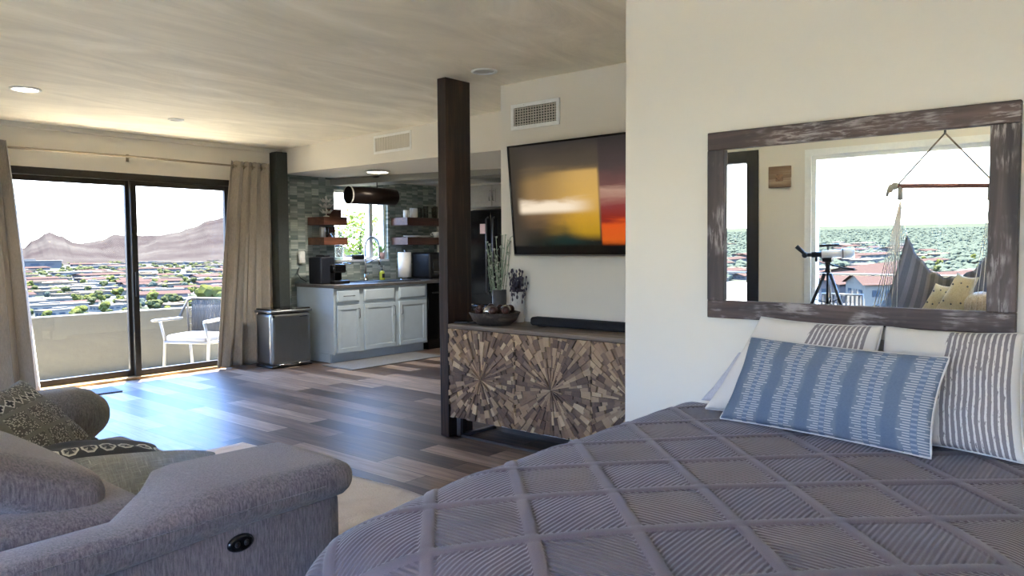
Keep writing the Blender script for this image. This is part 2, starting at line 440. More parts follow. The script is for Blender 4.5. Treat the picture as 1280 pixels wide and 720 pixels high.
# sliding door
d1 = struct(thing('door_1', 'dark bronze framed glass sliding door in the far wall', 'door', (0, 0, 0)))
f = MB()
y0, y1 = YF - 0.005, YF + 0.13
f.box(DX0, DX0 + 0.06, y0, y1, 0, DZ1); f.box(DX1 - 0.06, DX1, y0, y1, 0, DZ1); f.box(DX0 + 0.06, DX1 - 0.06, y0, y1, DZ1 - 0.07, DZ1)
f.build('frame', M_bronze, d1)
MB().box(DX0, DX1, y0 - 0.03, y1, 0, 0.028, 0.004).build('threshold', M_threshold, d1)
def sash(x0, x1, yc, nm, thick=0.045, st=0.06):
    f = MB()
    f.box(x0, x0 + st, yc - thick / 2, yc + thick / 2, 0.03, DZ1 - 0.07, 0.003); f.box(x1 - st, x1, yc - thick / 2, yc + thick / 2, 0.03, DZ1 - 0.07, 0.003)
    f.box(x0 + st, x1 - st, yc - thick / 2, yc + thick / 2, 0.03, 0.09, 0.003); f.box(x0 + st, x1 - st, yc - thick / 2, yc + thick / 2, DZ1 - 0.12, DZ1 - 0.07, 0.003)
    o = f.build(nm, M_bronze, d1)
    MB().box(x0 + st - 0.01, x1 - st + 0.01, yc - 0.004, yc + 0.004, 0.085, DZ1 - 0.11).build('pane', M_glass, o)
    return o
sash(DX0 + 0.05, 3.475, YF + 0.09, 'fixed_panel'); s2 = sash(3.445, DX1 - 0.05, YF + 0.035, 'sliding_panel')
MB().box(3.462, 3.482, YF - 0.012, YF + 0.013, 0.85, 1.1, 0.004).build('handle', M_black, s2)

# kitchen window
w1 = struct(thing('window_1', 'white framed kitchen window between the floating shelves', 'window'))
f = MB()
f.box(KX0, KX0 + 0.035, YF + 0.05, YF + 0.13, KZ0, KZ1); f.box(KX1 - 0.035, KX1, YF + 0.05, YF + 0.13, KZ0, KZ1)
f.box(KX0 + 0.035, KX1 - 0.035, YF + 0.05, YF + 0.13, KZ0, KZ0 + 0.035); f.box(KX0 + 0.035, KX1 - 0.035, YF + 0.05, YF + 0.13, KZ1 - 0.035, KZ1)
f.box(KX0 + 0.60, KX0 + 0.66, YF + 0.05, YF + 0.13, KZ0 + 0.035, KZ1 - 0.035)
f.build('window_frame', M_white, w1)
MB().box(KX0 + 0.02, KX1 - 0.02, YF + 0.088, YF + 0.094, KZ0 + 0.02, KZ1 - 0.02).build('pane', M_glass, w1)
MB().box(KX0, KX1, YF - 0.02, YF + 0.05, KZ0 - 0.025, KZ0 + 0.002, 0.003).build('window_sill', M_white, w1)

# big opening seen in the mirror
w2 = struct(thing('window_2', 'wide white framed picture window opposite the mirror', 'window'))
f = MB(); t = 0.045
for (a, b_, c_, d_) in ((OY0, OY0 + t, OZ0, OZ1), (OY1 - t, OY1, OZ0, OZ1), (OY0 + t, OY1 - t, OZ1 - t, OZ1), (OY0 + t, OY1 - t, OZ0, OZ0 + t)):
    f.box(XL - 0.10, XL - 0.004, a, b_, c_, d_)
f.box(XL + 0.001, XL + 0.018, OY1 - 0.002, OY1 + 0.065, 0, OZ1); f.box(XL + 0.001, XL + 0.018, OY0 - 0.065, OY0, 0, OZ1)
f.box(XL + 0.001, XL + 0.018, OY0 - 0.065, OY1 + 0.065, OZ1, OZ1 + 0.065)
f.build('window_frame', M_white, w2)
MB().box(XL - 0.083, XL - 0.077, OY0 + 0.05, OY1 - 0.05, OZ0 + 0.05, OZ1 - 0.03).build('pane', M_glass, w2)
d2 = struct(thing('door_2', 'black framed glass door reflected at the edge of the mirror', 'door'))
f = MB()
f.box(XL - 0.15, XL + 0.02, BY0, BY0 + 0.13, 0, BZ1, 0.004); f.box(XL - 0.15, XL + 0.02, BY1 - 0.13, BY1, 0, BZ1, 0.004)
f.box(XL - 0.15, XL + 0.02, BY0 + 0.13, BY1 - 0.13, BZ1 - 0.13, BZ1, 0.004); f.box(XL - 0.15, XL + 0.02, BY0 + 0.13, BY1 - 0.13, 0, 0.12, 0.004)
f.build('frame', M_black, d2)
MB().box(XL - 0.083, XL - 0.077, BY0 + 0.1, BY1 - 0.1, 0.1, BZ1 - 0.1).build('pane', M_glass, d2)

# ------------------------------------------------------------------ timber post
MB().box(3.755, 4.0, 3.75, 3.832, 0, CEIL, 0.004).build('timber_post', M_post, loc=(3.875, 3.79, 0))
tag(bpy.data.objects['timber_post'], 'tall dark stained square timber post standing at the end of the media cabinet', 'post')

# ------------------------------------------------------------------ ceiling vents and lights
def vent(name, label, wall_x, y0, y1, z0, z1, mode, rot=0.0):
    r = thing(name, label, 'vent', (wall_x, (y0 + y1) / 2, (z0 + z1) / 2), rot, 'wall air vents')
    hw, hh = (y1 - y0) / 2, (z1 - z0) / 2; t = 0.026
    f = MB()
    for (a, b_, c_, d_) in ((-hw, hw, hh - t, hh), (-hw, hw, -hh, -hh + t), (-hw, -hw + t, -hh + t, hh - t), (hw - t, hw, -hh + t, hh - t)):
        f.box(-0.014, 0.0, a, b_, c_, d_, 0.003)
    for sy in (-1, 1):
        for sz in (-1, 1): f.ball((-0.014, sy * hw * 0.45, sz * (hh - t / 2)), 0.004, 6)
    f.build('frame', M_white, r)
    MB().box(-0.003, -0.001, -hw + t, hw - t, -hh + t, hh - t).build('backing', M_ventdark, r)
    s = MB(); n = 22 if mode else 16
    for k in range(n):
        yy = -hw + t + (k + 0.5) * (2 * hw - 2 * t) / n
        s.box(-0.013, -0.004, yy - 0.0028, yy + 0.0028, -hh + t, hh - t, M=None)
    if not mode:
        for k in range(7):
            zz = -hh + t + (k + 0.5) * (2 * hh - 2 * t) / 7
            s.box(-0.010, -0.006, -hw + t, hw - t, zz - 0.003, zz + 0.003)
    s.build('louvre', plain('vent_louvre', rgb(186, 180, 164), 0.5, var=0.02), r)
    return r
vent('air_vent', 'white square-grid air vent on the wall above the television', XT - 0.002, 3.115, 3.545, 2.165, 2.345, 0)
vent('air_vent', 'white slatted air vent on the soffit above the kitchen opening', 5.082, 5.52, 6.12, 2.285, 2.47, 1, math.atan2(-(A0[0]-A1[0]), (A0[1]-A1[1])))

def downlight(name, label, x, y, z, lit, r=0.085):
    o = thing(name, label, 'ceiling light', (x, y, z), 0, 'recessed ceiling lights')
    MB().lathe([(r + 0.018, 0.0), (r + 0.018, -0.008), (r, -0.012), (r - 0.004, -0.004), (r - 0.004, 0.0)], n=28).build('trim_ring', M_white, o)
    MB().lathe([(r - 0.004, -0.003), (r * 0.5, -0.006), (0.0001, -0.007)], n=24).build('lens', M_lamp if lit else M_lens_off, o)
    if lit:
        L = bpy.data.lights.new('downlight', 'SPOT'); L.energy = lit; L.color = (1.0, 0.86, 0.66) if z > 2.3 else (1.0, 0.95, 0.88); L.spot_size = 2.6; L.spot_blend = 0.8; L.shadow_soft_size = r
        lo = bpy.data.objects.new('downlight_lamp', L); COL.objects.link(lo); lo.location = (0, 0, -0.03); lo.parent = o
    return o
DL = 40.0
downlight('downlight', 'lit round recessed light in the ceiling above the sofa area, nearest the left curtain', 2.007, 6.296, CEIL, DL)
downlight('downlight', 'unlit small round fitting in the ceiling before the sliding door', 3.35, 6.767, CEIL, 0, 0.05)
downlight('downlight', 'flat pale fitting in the ceiling beside the top of the timber post', 3.80, 3.43, CEIL, 0, 0.07)
downlight('downlight', 'lit pale flat fitting in the lowered kitchen ceiling', 5.602, 6.679, 2.185, 70.0, 0.12)

# ------------------------------------------------------------------ curtains and rod
rod = thing('curtain_rod', 'thin brushed metal curtain rod above the sliding door', 'curtain rod', (3.4, YF - 0.1, 2.26))
MB().tube([(-1.35, 0, -0.012), (0, 0, 0.0), (1.50, 0, -0.008)], 0.011, 10).build('pole', M_rod, rod)
for xx in (-1.28, 0.02, 1.48):
    MB().tube([(xx, 0.1, -0.005), (xx, 0.004, -0.005)], 0.007, 8).box(xx - 0.012, xx + 0.012, 0.085, 0.1, -0.045, 0.03).build('bracket', M_rod, rod)
MB().ball((1.51, 0, -0.008), 0.02).build('finial', M_rod, rod)

def curtain(label, top, bot, ztop, folds, seed, side):
    """top / bot = (x0, x1) at the rod and at the hem"""
    rnd = random.Random(seed)
    ph = [rnd.uniform(0.7, 1.3) for _ in range(40)]
    cx = (top[0] + top[1]) / 2
    o = thing('curtain', label, 'curtain', (cx, YF - 0.1, 0.0))
    def fn(u, v):
        t = 1 - v  # 0 top .. 1 bottom
        s = t ** 0.85
        x0 = top[0] + (bot[0] - top[0]) * s; x1 = top[1] + (bot[1] - top[1]) * s
        uu = u + 0.025 * math.sin(7 * u + 2.0 * t + seed)
        k = folds * uu * 2 * PI
        amp = 0.034 + 0.034 * t
        y = amp * math.sin(k) * (0.8 + 0.4 * math.sin(3.1 * u + seed)) + 0.012 * t * math.sin(2.3 * k + 1 + 3 * t)
        x = x0 + (x1 - x0) * u + 0.25 * amp * math.sin(2 * k)
        z = 0.022 + (ztop - 0.022) * v + (0.006 * math.cos(2 * k) if v == 1 else 0)
        return Vector((x - cx, y - 0.005, z))
    MB().grid(fn, folds * 18, 40).build('cloth', M_curtain, o, recalc=False, solid=0.004)
    for k in range(folds):
        u = (k + 0.25) / folds
        p = fn(u, 0.983)
        M = TR(p.x, -0.0, 2.253) @ RY(PI / 2)
        MB().lathe([(0.016, -0.003), (0.027, -0.003), (0.027, 0.003), (0.016, 0.003), (0.016, -0.003)], (0, 0, 0), 16, M=M, close=True).build('grommet', M_rod, o)
    return o
curtain('taupe linen curtain bunched at the right of the sliding door, beside the steel bin', (4.50, 4.97), (4.27, 4.93), 2.305, 4, 3, 1)
curtain('taupe linen curtain cut off by the photo edge at the left of the sliding door', (2.02, 2.33), (1.95, 2.52), 2.305, 3, 5, -1)

# ------------------------------------------------------------------ floor pieces
def slab_cloth(name, label, cat, x0, x1, y0, y1, mat, z0, h, wob=0.0, rz=0.0):
    cx, cy = (x0 + x1) / 2, (y0 + y1) / 2; hx, hy = (x1 - x0) / 2, (y1 - y0) / 2
    b = MB()
    def fn(u, v):
        x, y = (u - 0.5) * 2 * hx, (v - 0.5) * 2 * hy
        wv = wob * (math.sin(x * 5 + 1) * math.sin(y * 4.3) + 0.5 * math.sin(x * 11 + y * 7))
        return Vector((x + 0.01 * math.sin(y * 9) * (wob > 0), y + 0.01 * math.sin(x * 8) * (wob > 0), h + max(0, wv)))
    b.grid(fn, 40, 40)
    o = b.build(name, mat, loc=(0, 0, 0), recalc=False)
    md = o.modifiers.new('thickness', 'SOLIDIFY'); md.thickness = h; md.offset = -1
    o.location = (cx, cy, z0); o.rotation_euler = (0, 0, rz)
    return tag(o, label, cat)
def rug_mat():
    m, nt, b = material('cream_hide_rug')
    p = nt.obj()
    x, y, z = nt.sep(p)
    n1 = nt.noise(p, 90, 4, 0.7); n2 = nt.noise(p, 3.2, 4, 0.6, 0.8)
    c = nt.ramp(n2.outputs[0], [(0.35, rgb(206, 194, 184)), (0.6, rgb(228, 218, 208))])
    # a thin brown woven line across the pile
    wv = nt.m('ADD', y, nt.m('MULTIPLY', n2.outputs[0], 0.12))
    l1 = nt.m('COMPARE', nt.m('FRACT', nt.m('DIVIDE', nt.m('ADD', wv, 0.47), 0.95)), 0.5, 0.012)
    c = nt.mix(l1, c, rgb(110, 82, 66))
    nt.set(b.inputs['Base Color'], nt.mix(nt.m('MULTIPLY', n1.outputs[0], 0.4), c, rgb(176, 160, 148)))
    b.inputs['Roughness'].default_value = 0.95
    nt.set(b.inputs['Normal'], nt.bump(n1.outputs[0], 0.9, 0.01)); return m
slab_cloth('area_rug', 'cream area rug with brown lines under the grey sofa', 'rug', 0.9, 2.735, 2.5, 4.70, rug_mat(), 0.001, 0.012, 0.004)
slab_cloth('kitchen_mat', 'thin grey mat on the floor before the kitchen cabinets', 'mat', 5.16, 6.55, 6.62, 7.17, M_mat, 0.001, 0.01)
slab_cloth('door_mat', 'small navy mat on the floor inside the sliding door', 'mat', 2.25, 3.06, 7.37, 7.68, M_entry, 0.001, 0.012, 0.0, math.radians(-5))

# ------------------------------------------------------------------ steel pedal bin
bn = thing('pedal_bin', 'brushed steel double pedal bin between the curtain and the kitchen cabinet', 'bin', (4.93, 7.56, 0), math.radians(-1))
MB().box(-0.26, 0.26, -0.17, 0.17, 0.02, 0.62, 0.05, 5).build('body', M_steel, bn)
MB().box(-0.262, 0.262, -0.172, 0.172, 0.0, 0.03, 0.03, 3).build('base', M_black, bn)
MB().box(-0.268, 0.268, -0.178, 0.178, 0.615, 0.645, 0.012, 3).build('collar', M_steel, bn)
for sx in (-1, 1):
    MB().box(sx * 0.13 - 0.122, sx * 0.13 + 0.122, -0.16, 0.16, 0.64, 0.662, 0.01, 3).build('lid', M_blackgloss, bn)
    MB().box(sx * 0.12 - 0.07, sx * 0.12 + 0.07, -0.215, -0.15, 0.035, 0.05, 0.005, 2).build('pedal', M_chrome, bn)
MB().box(0.10, 0.2, -0.174, -0.169, 0.56, 0.568).build('emblem', M_black, bn)['label'] = 'small dark badge strip near the top of the bin'
MB().box(-0.245, -0.22, -0.174, -0.168, 0.565, 0.59).build('sensor', M_black, bn)

# ------------------------------------------------------------------ kitchen cabinets
kc = thing('base_cabinet', 'pale blue-grey kitchen base cabinet with three doors under the dark countertop', 'cabinet', (6.09, 7.2, 0))
CX0, CX1 = -0.735, 0.74
b = MB().box(CX0, CX1, 0.0, 0.72, 0.1, 0.87); b.box(CX0 + 0.0, CX1 - 0.02, 0.055, 0.72, 0, 0.1); b.build('body', M_cab, kc)
b = MB().box(CX0 - 0.012, CX0 + 0.03, 0.06, 0.725, 0.0, 0.1, 0.004); b.build('skirting', M_cab, kc)
def panel(nm, x0, x1, z0, z1, raised=True):
    b = MB()
    b.box(x0, x1, -0.02, -0.002, z0, z1, 0.003)
    if raised:
        t = 0.052
        for (a, c, d, e) in ((x0, x1, z1 - t, z1), (x0, x1, z0, z0 + t), (x0, x0 + t, z0 + t, z1 - t), (x1 - t, x1, z0 + t, z1 - t)):
            b.box(a, c, -0.028, -0.018, d, e, 0.003)
        b.box(x0 + t + 0.012, x1 - t - 0.012, -0.0215, -0.018, z0 + t + 0.012, z1 - t - 0.012, 0.002)
    else:
        b.box(x0 + 0.012, x1 - 0.012, -0.026, -0.018, z0 + 0.012, z1 - 0.012, 0.004)
    return b.build(nm, M_cab, kc)
cols = [(-0.70, -0.37), (-0.30, 0.175), (0.25, 0.70)]
for i, (a, c) in enumerate(cols):
    dr = panel('drawer_front', a, c, 0.70, 0.845, False)
    if i == 0:
        MB().tube([(a + 0.09, -0.03, 0.775), (a + 0.09, -0.05, 0.775), (c - 0.09, -0.05, 0.775), (c - 0.09, -0.03, 0.775)], 0.005, 8).build('handle', M_leg, dr)
    do = panel('door', a, c, 0.115, 0.665)
    hx = (c - 0.02) if i < 2 else (a + 0.03)
    MB().tube([(hx, -0.028, 0.62), (hx, -0.05, 0.615), (hx, -0.05, 0.51), (hx, -0.028, 0.505)], 0.005, 8).build('handle', M_leg, do)
ct = thing('countertop', 'dark laminate countertop along the tiled kitchen wall', 'countertop', (6.4, 7.2, 0.87))
b = MB().box(-1.06, 1.33, -0.035, 0.735, 0.0, 0.036, 0.005)
b.build('slab', M_counter, ct)
b = MB(); b.box(-0.42, 0.42, 0.10, 0.60, 0.034, 0.044, 0.004); b.build('sink_rim', M_blackgloss, ct)
MB().box(-0.38, 0.38, 0.14, 0.56, 0.040, 0.046, 0.002).build('sink_basin', M_black, ct)
dw = thing('dishwasher', 'black dishwasher at the end of the pale cabinets under the countertop', 'dishwasher', (7.17, 7.22, 0))
MB().box(-0.3, 0.3, 0.0, 0.68, 0.0, 0.866, 0.004).build('body', M_blackgloss, dw)
MB().tube([(-0.22, 0.0, 0.74), (-0.22, -0.03, 0.74), (0.22, -0.03, 0.74), (0.22, 0.0, 0.74)], 0.009, 8).build('handle', M_black, dw)

# floating shelves
def shelf(label, x0, x1, z0, z1, grp):
    o = MB().box(x0, x1, YF - 0.33, YF, z0, z1, 0.004).build('floating_shelf', M_shelfwood, loc=((x0 + x1) / 2, YF - 0.16, z0))
    return tag(o, label, 'shelf', grp)
G = 'floating kitchen shelves'
shelf('upper brown floating shelf left of the kitchen window', 5.55, 5.90, 1.615, 1.712, G)
shelf('lower brown floating shelf left of the kitchen window', 5.55, 5.90, 1.372, 1.464, G)
shelf('upper brown floating shelf right of the kitchen window', 6.89, 7.70, 1.635, 1.738, G)
shelf('lower brown floating shelf right of the kitchen window', 6.89, 7.70, 1.372, 1.472, G)

# things on the left shelves
sc = thing('silver_ornament', 'three-tiered silver leaf ornament on the upper left kitchen shelf', 'ornament', (5.66, 7.72, 1.712))
MB().tube([(0, 0, 0), (0, 0, 0.235)], 0.008, 8).ball((0, 0, 0.24), 0.014, 8).lathe([(0.04, 0.0), (0.035, 0.01), (0.008, 0.02)], n=14).build('stem', M_silver, sc)
for k, (z, r) in enumerate(((0.045, 0.085), (0.115, 0.095), (0.18, 0.075))):
    b = MB()
    for j in range(9):
        a = 2 * PI * j / 9 + k * 0.35
        d = Vector((math.cos(a), math.sin(a), 0)); q = Vector((-math.sin(a), math.cos(a), 0))
        P = [Vector((0, 0, z)) + d * 0.008, Vector((0, 0, z + 0.002)) + d * r * 0.5 + q * r * 0.34, Vector((0, 0, z + 0.045)) + d * r, Vector((0, 0, z + 0.002)) + d * r * 0.5 - q * r * 0.34]
        mid = Vector((0, 0, z + 0.014)) + d * r * 0.55
        for m_ in range(4): b.poly([P[m_], P[(m_ + 1) % 4], mid], smooth=True)
    b.build('leaf_tier', M_silver, sc, solid=0.003)
o = MB().box(-0.085, 0.085, -0.05, 0.05, 0, 0.085, 0.006).box(-0.089, 0.089, -0.054, 0.054, 0.08, 0.1, 0.004).build('wooden_box', M_shelfwood, loc=(0, 0, 0)); o.location = (5.81, 7.78, 1.712)
tag(o, 'small brown wooden box behind the silver ornament on the upper left shelf', 'box')
o = MB().lathe([(0.0001, 0), (0.034, 0), (0.036, 0.01), (0.036, 0.115), (0.028, 0.135), (0.012, 0.14), (0.0001, 0.14)]).build('steel_shaker', M_steel); o.location = (5.615, 7.74, 1.464)
tag(o, 'brushed steel cylinder on the lower left kitchen shelf', 'shaker')
o = MB().lathe([(0.0001, 0), (0.03, 0), (0.032, 0.13), (0.027, 0.13), (0.025, 0.01), (0.0001, 0.01)]).build('black_tumbler', M_blackgloss); o.location = (5.695, 7.78, 1.464)
tag(o, 'black tumbler beside the steel cylinder on the lower left shelf', 'tumbler')
o = MB().lathe([(0.0001, 0), (0.05, 0), (0.062, 0.01), (0.082, 0.062), (0.078, 0.064), (0.058, 0.014), (0.0001, 0.012)], n=28).build('glass_dish', M_clear); o.location = (5.79, 7.70, 1.464)
tag(o, 'clear glass dish on the lower left kitchen shelf', 'dish')
o = MB().box(-0.075, 0.075, -0.012, 0.012, 0, 0.135, 0.003).build('wooden_plaque', M_shelfwood); o.location = (5.81, 7.86, 1.464)
tag(o, 'small brown wooden panel standing behind the glass dish', 'plaque')

# things on the right shelves
def mug():
    o = thing('white_mug', 'leftmost white mug on the upper right kitchen shelf', 'mug', (6.96, 7.72, 1.738), 0.4, 'white mugs on the kitchen shelf')
    MB().lathe([(0.0001, 0), (0.034, 0), (0.041, 0.008), (0.042, 0.1), (0.038, 0.1), (0.037, 0.012), (0.0001, 0.01)]).build('cup', M_ceramic, o)
    MB().tube([(0.04 + 0.03 * math.sin(PI * k / 8), 0, 0.022 + 0.06 * k / 8) for k in range(9)], 0.0055, 8).build('handle', M_ceramic, o)
    return o
m0 = mug(); dup(m0, (7.065, 7.67, 1.738), 1.2, 'middle white mug of the three on the upper right kitchen shelf', (1.05, 1.05, 1.25)); dup(m0, (7.13, 7.78, 1.738), 2.2, 'rightmost white mug, standing behind the other two on the upper right shelf', (1, 1, 1.35))
def tumbler(label, x, y, h):
    o = MB().lathe([(0.0001, 0), (0.032, 0), (0.038, h), (0.035, h), (0.03, 0.012), (0.0001, 0.012)], n=20).build('drinking_glass', M_clear); o.location = (x, y, 1.738)
    return tag(o, label, 'glass', 'drinking glasses on the kitchen shelf')
for i, (x, y, h) in enumerate(((7.25, 7.7, 0.13), (7.35, 7.75, 0.17), (7.45, 7.69, 0.15), (7.54, 7.76, 0.17), (7.33, 7.86, 0.15))):
    tumbler(('shorter drinking glass next to the white mugs', 'tall drinking glass, second from the white mugs', 'medium drinking glass between the two tall front glasses', 'tall drinking glass nearest the post end', 'drinking glass standing behind the others against the tiles')[i] + ' on the upper right shelf', x, y, h)
for i, (x, y, k, lb) in enumerate(((7.06, 7.72, 0.125, 'larger white plate at the left end of the lower right kitchen shelf'), (7.30, 7.74, 0.1, 'smaller white plate between the large plate and the cup on the lower right shelf'))):
    o = MB().lathe([(0.0001, 0), (k * 0.6, 0), (k * 0.7, 0.006), (k, 0.02), (k, 0.024), (k * 0.68, 0.012), (0.0001, 0.01)], n=30).build('white_plate', M_ceramic); o.location = (x, y, 1.472)
    tag(o, lb, 'plate', 'white plates on the kitchen shelf')
o = thing('white_cup', 'white cup near the post on the lower right kitchen shelf', 'cup', (7.47, 7.68, 1.472), 2.6)
MB().lathe([(0.0001, 0), (0.028, 0), (0.03, 0.01), (0.055, 0.075), (0.052, 0.077), (0.026, 0.014), (0.0001, 0.012)]).build('bowl', M_ceramic, o)
MB().tube([(0.045 + 0.028 * math.sin(PI * k / 8), 0, 0.025 + 0.04 * k / 8) for k in range(9)], 0.005, 8).build('handle', M_ceramic, o)

# counter things
cm = thing('coffee_maker', 'black pod coffee maker at the left end of the countertop', 'coffee maker', (5.56, 7.56, 0.906), math.radians(4))
MB().box(-0.19, 0.02, -0.10, 0.14, 0.0, 0.325, 0.02, 3).build('water_tank', plain('smoky_dark_plastic', rgb(26, 28, 34), 0.3, var=0.05), cm)
MB().box(-0.11, -0.02, -0.06, 0.10, 0.323, 0.345, 0.008, 2).build('tank_lid', M_black, cm)
MB().box(0.02, 0.16, -0.06, 0.13, 0.04, 0.235, 0.015, 3).build('column', M_blackgloss, cm)
MB().box(-0.06, 0.14, -0.17, -0.05, 0.13, 0.235, 0.025, 3).build('brew_head', M_blackgloss, cm)
MB().box(-0.06, 0.18, -0.18, 0.13, 0.0, 0.04, 0.01, 2).build('drip_tray', M_black, cm)
MB().tube([(0.06, -0.10, 0.24), (0.16, -0.12, 0.245), (0.24, -0.13, 0.235)], 0.007, 8).build('lever', M_chrome, cm)
fr = thing('plug_in_freshener', 'white plug-in unit on the tiles above the coffee maker', 'air freshener', (5.435, YF - 0.001, 1.15))
MB().box(-0.042, 0.042, -0.05, 0.0, 0.0, 0.15, 0.018, 3).build('housing', M_white, fr)
MB().box(-0.03, 0.03, -0.056, -0.045, 0.03, 0.07, 0.008, 2).build('vial', M_ceramic, fr)
o = MB().tube([(5.40, YF - 0.02, 1.10), (5.37, YF - 0.03, 1.03), (5.40, YF - 0.05, 0.97), (5.44, YF - 0.12, 0.925)], 0.005, 8).build('power_cable', M_black); tag(o, 'black power cable hanging on the tiles left of the coffee maker', 'cable')
fc = thing('kitchen_faucet', 'tall spring-neck chrome faucet in front of the kitchen window', 'faucet', (6.235, 7.70, 0.914))
MB().lathe([(0.0001, 0), (0.03, 0), (0.03, 0.012), (0.022, 0.02), (0.02, 0.08), (0.0001, 0.08)]).tube([(0, 0, 0), (0, 0, 0.42)], 0.013, 12).build('riser', M_chrome, fc)
arc = [(0.115 - 0.115 * math.cos(PI * k / 14), 0, 0.42 + 0.135 * math.sin(PI * k / 14)) for k in range(15)] + [(0.23, 0, 0.36), (0.23, 0, 0.30)]
b = MB().tube(arc, 0.009, 10)
for k in range(44):
    s_ = k / 43 * (len(arc) - 1); i = min(int(s_), len(arc) - 2); p = Vector(arc[i]).lerp(Vector(arc[i + 1]), s_ - i); d = (Vector(arc[i + 1]) - Vector(arc[i])).normalized()
    b.lathe([(0.012, -0.002), (0.0145, 0), (0.012, 0.002)], p, 12, M=d.to_track_quat('Z', 'Y').to_matrix().to_4x4())
b.build('spring_neck', M_steel, fc)
MB().tube([(0.23, 0, 0.31), (0.23, 0, 0.20)], [0.014, 0.018], 12).build('spray_head', M_chrome, fc)
MB().tube([(0, 0, 0.22), (0.1, 0, 0.25), (0.215, 0, 0.29)], 0.006, 8).build('support_arm', M_chrome, fc)
MB().tube([(0.0, -0.015, 0.07), (0.0, -0.07, 0.09)], 0.007, 8).build('handle', M_chrome, fc)
sp = thing('soap_bottle', 'soap pump bottle with olive liquid beside the faucet', 'soap bottle', (6.49, 7.68, 0.914), 0.3)
MB().lathe([(0.0001, 0), (0.034, 0), (0.036, 0.008), (0.036, 0.1), (0.028, 0.115), (0.012, 0.122), (0.012, 0.13), (0.0001, 0.13)]).build('bottle', M_oil, sp)
MB().lathe([(0.014, 0.125), (0.014, 0.145), (0.005, 0.147), (0.005, 0.175), (0.012, 0.177), (0.012, 0.187), (0.0001, 0.188)]).box(-0.04, 0.0, -0.006, 0.006, 0.176, 0.187, 0.003).build('pump', M_black, sp)
b = MB(); b.grid(lambda u, v: Vector((0.0368 * math.cos(-2.6 + 2.0 * u), 0.0368 * math.sin(-2.6 + 2.0 * u), 0.03 + 0.055 * v)), 10, 2); b.build('paper_label', M_black, sp, recalc=False)
pt = thing('paper_towel_holder', 'paper towel roll on a white stand on the countertop', 'paper towel', (6.83, 7.62, 0.906))
MB().lathe([(0.0001, 0), (0.085, 0), (0.085, 0.012), (0.03, 0.02), (0.03, 0.035), (0.008, 0.036), (0.008, 0.385), (0.012, 0.39), (0.0001, 0.40)]).build('stand', M_chrome, pt)
MB().lathe([(0.02, 0.037), (0.088, 0.037), (0.088, 0.365), (0.02, 0.365), (0.02, 0.037)], n=32, close=True).build('roll', M_paper, pt)
ap = thing('countertop_oven', 'black countertop appliance in the dark corner right of the paper towel', 'appliance', (7.3, 7.62, 0.906))
MB().box(-0.17, 0.25, -0.17, 0.2, 0.012, 0.36, 0.03, 3).build('housing', M_black, ap)
MB().box(-0.12, 0.2, -0.178, -0.168, 0.06, 0.28, 0.006).build('glass_door', M_blackgloss, ap)
MB().tube([(-0.1, -0.172, 0.10), (-0.1, -0.2, 0.10), (0.18, -0.2, 0.10), (0.18, -0.172, 0.10)], 0.007, 8).build('handle', M_steel, ap)
for k in (-0.13, 0.21): MB().box(k - 0.02, k + 0.02, -0.15, 0.15, 0, 0.015).build('foot', M_black, ap)
ol = thing('wall_outlet', 'grey outlet plate on the tiles behind the paper towel', 'outlet', (7.13, YF - 0.001, 1.15))
MB().box(-0.06, 0.06, -0.008, 0, 0, 0.125, 0.003).build('plate', plain('grey_plate', rgb(150, 156, 150), 0.5, var=0.02), ol)
for k in (-0.027, 0.027):
    MB().box(k - 0.017, k + 0.017, -0.0105, -0.006, 0.03, 0.095, 0.002).build('socket', M_greyceramic, ol)
jr = thing('glass_jar', 'clear glass jar on the window sill below the left shelves', 'jar', (6.03, YF + 0.02, KZ0 + 0.003))
MB().lathe([(0.0001, 0), (0.05, 0), (0.055, 0.01), (0.055, 0.15), (0.045, 0.165), (0.042, 0.165), (0.05, 0.148), (0.05, 0.012), (0.0001, 0.01)], n=24).build('jar_body', M_clear, jr)
MB().lathe([(0.0001, 0.166), (0.05, 0.166), (0.05, 0.185), (0.0001, 0.19)], n=24).build('lid', M_black, jr)
pn = thing('black_bowl_dish', 'low black dish on the kitchen window sill', 'dish', (6.34, YF + 0.01, KZ0 + 0.003))
MB().lathe([(0.0001, 0), (0.07, 0), (0.1, 0.02), (0.115, 0.055), (0.109, 0.056), (0.09, 0.024), (0.0001, 0.012)], n=28, M=Matrix.Diagonal((1.05, 0.55, 1.1, 1))).build('basin', M_black, pn)
MB().box(-0.2, -0.1, -0.012, 0.012, 0.035, 0.05, 0.004).build('handle', M_black, pn)
pl = thing('potted_succulent', 'small spiky plant in a pink pot on the kitchen window sill', 'potted plant', (6.72, YF + 0.01, KZ0 + 0.003))
MB().lathe([(0.0001, 0), (0.035, 0), (0.048, 0.09), (0.044, 0.09), (0.04, 0.075), (0.0001, 0.075)], n=20).build('pot', M_pinkpot, pl)
b = MB()
for k in range(16):
    a = k * 2.4; h = 0.07 + 0.07 * ((k * 7) % 5) / 5; r = 0.03 + 0.075 * ((k * 3) % 7) / 7
    d = Vector((math.cos(a), math.sin(a), 0)); q = Vector((-math.sin(a), math.cos(a), 0)) * 0.009
    p0, p1, p2 = Vector((0, 0, 0.07)), Vector((0, 0, 0.07 + h * 0.7)) + d * r * 0.6, Vector((0, 0, 0.07 + h)) + d * r
    b.poly([p0 - q, p0 + q, p1 + q, p1 - q]); b.poly([p1 - q, p1 + q, p2])
b.build('leaves', M_leaf, pl, solid=0.003)

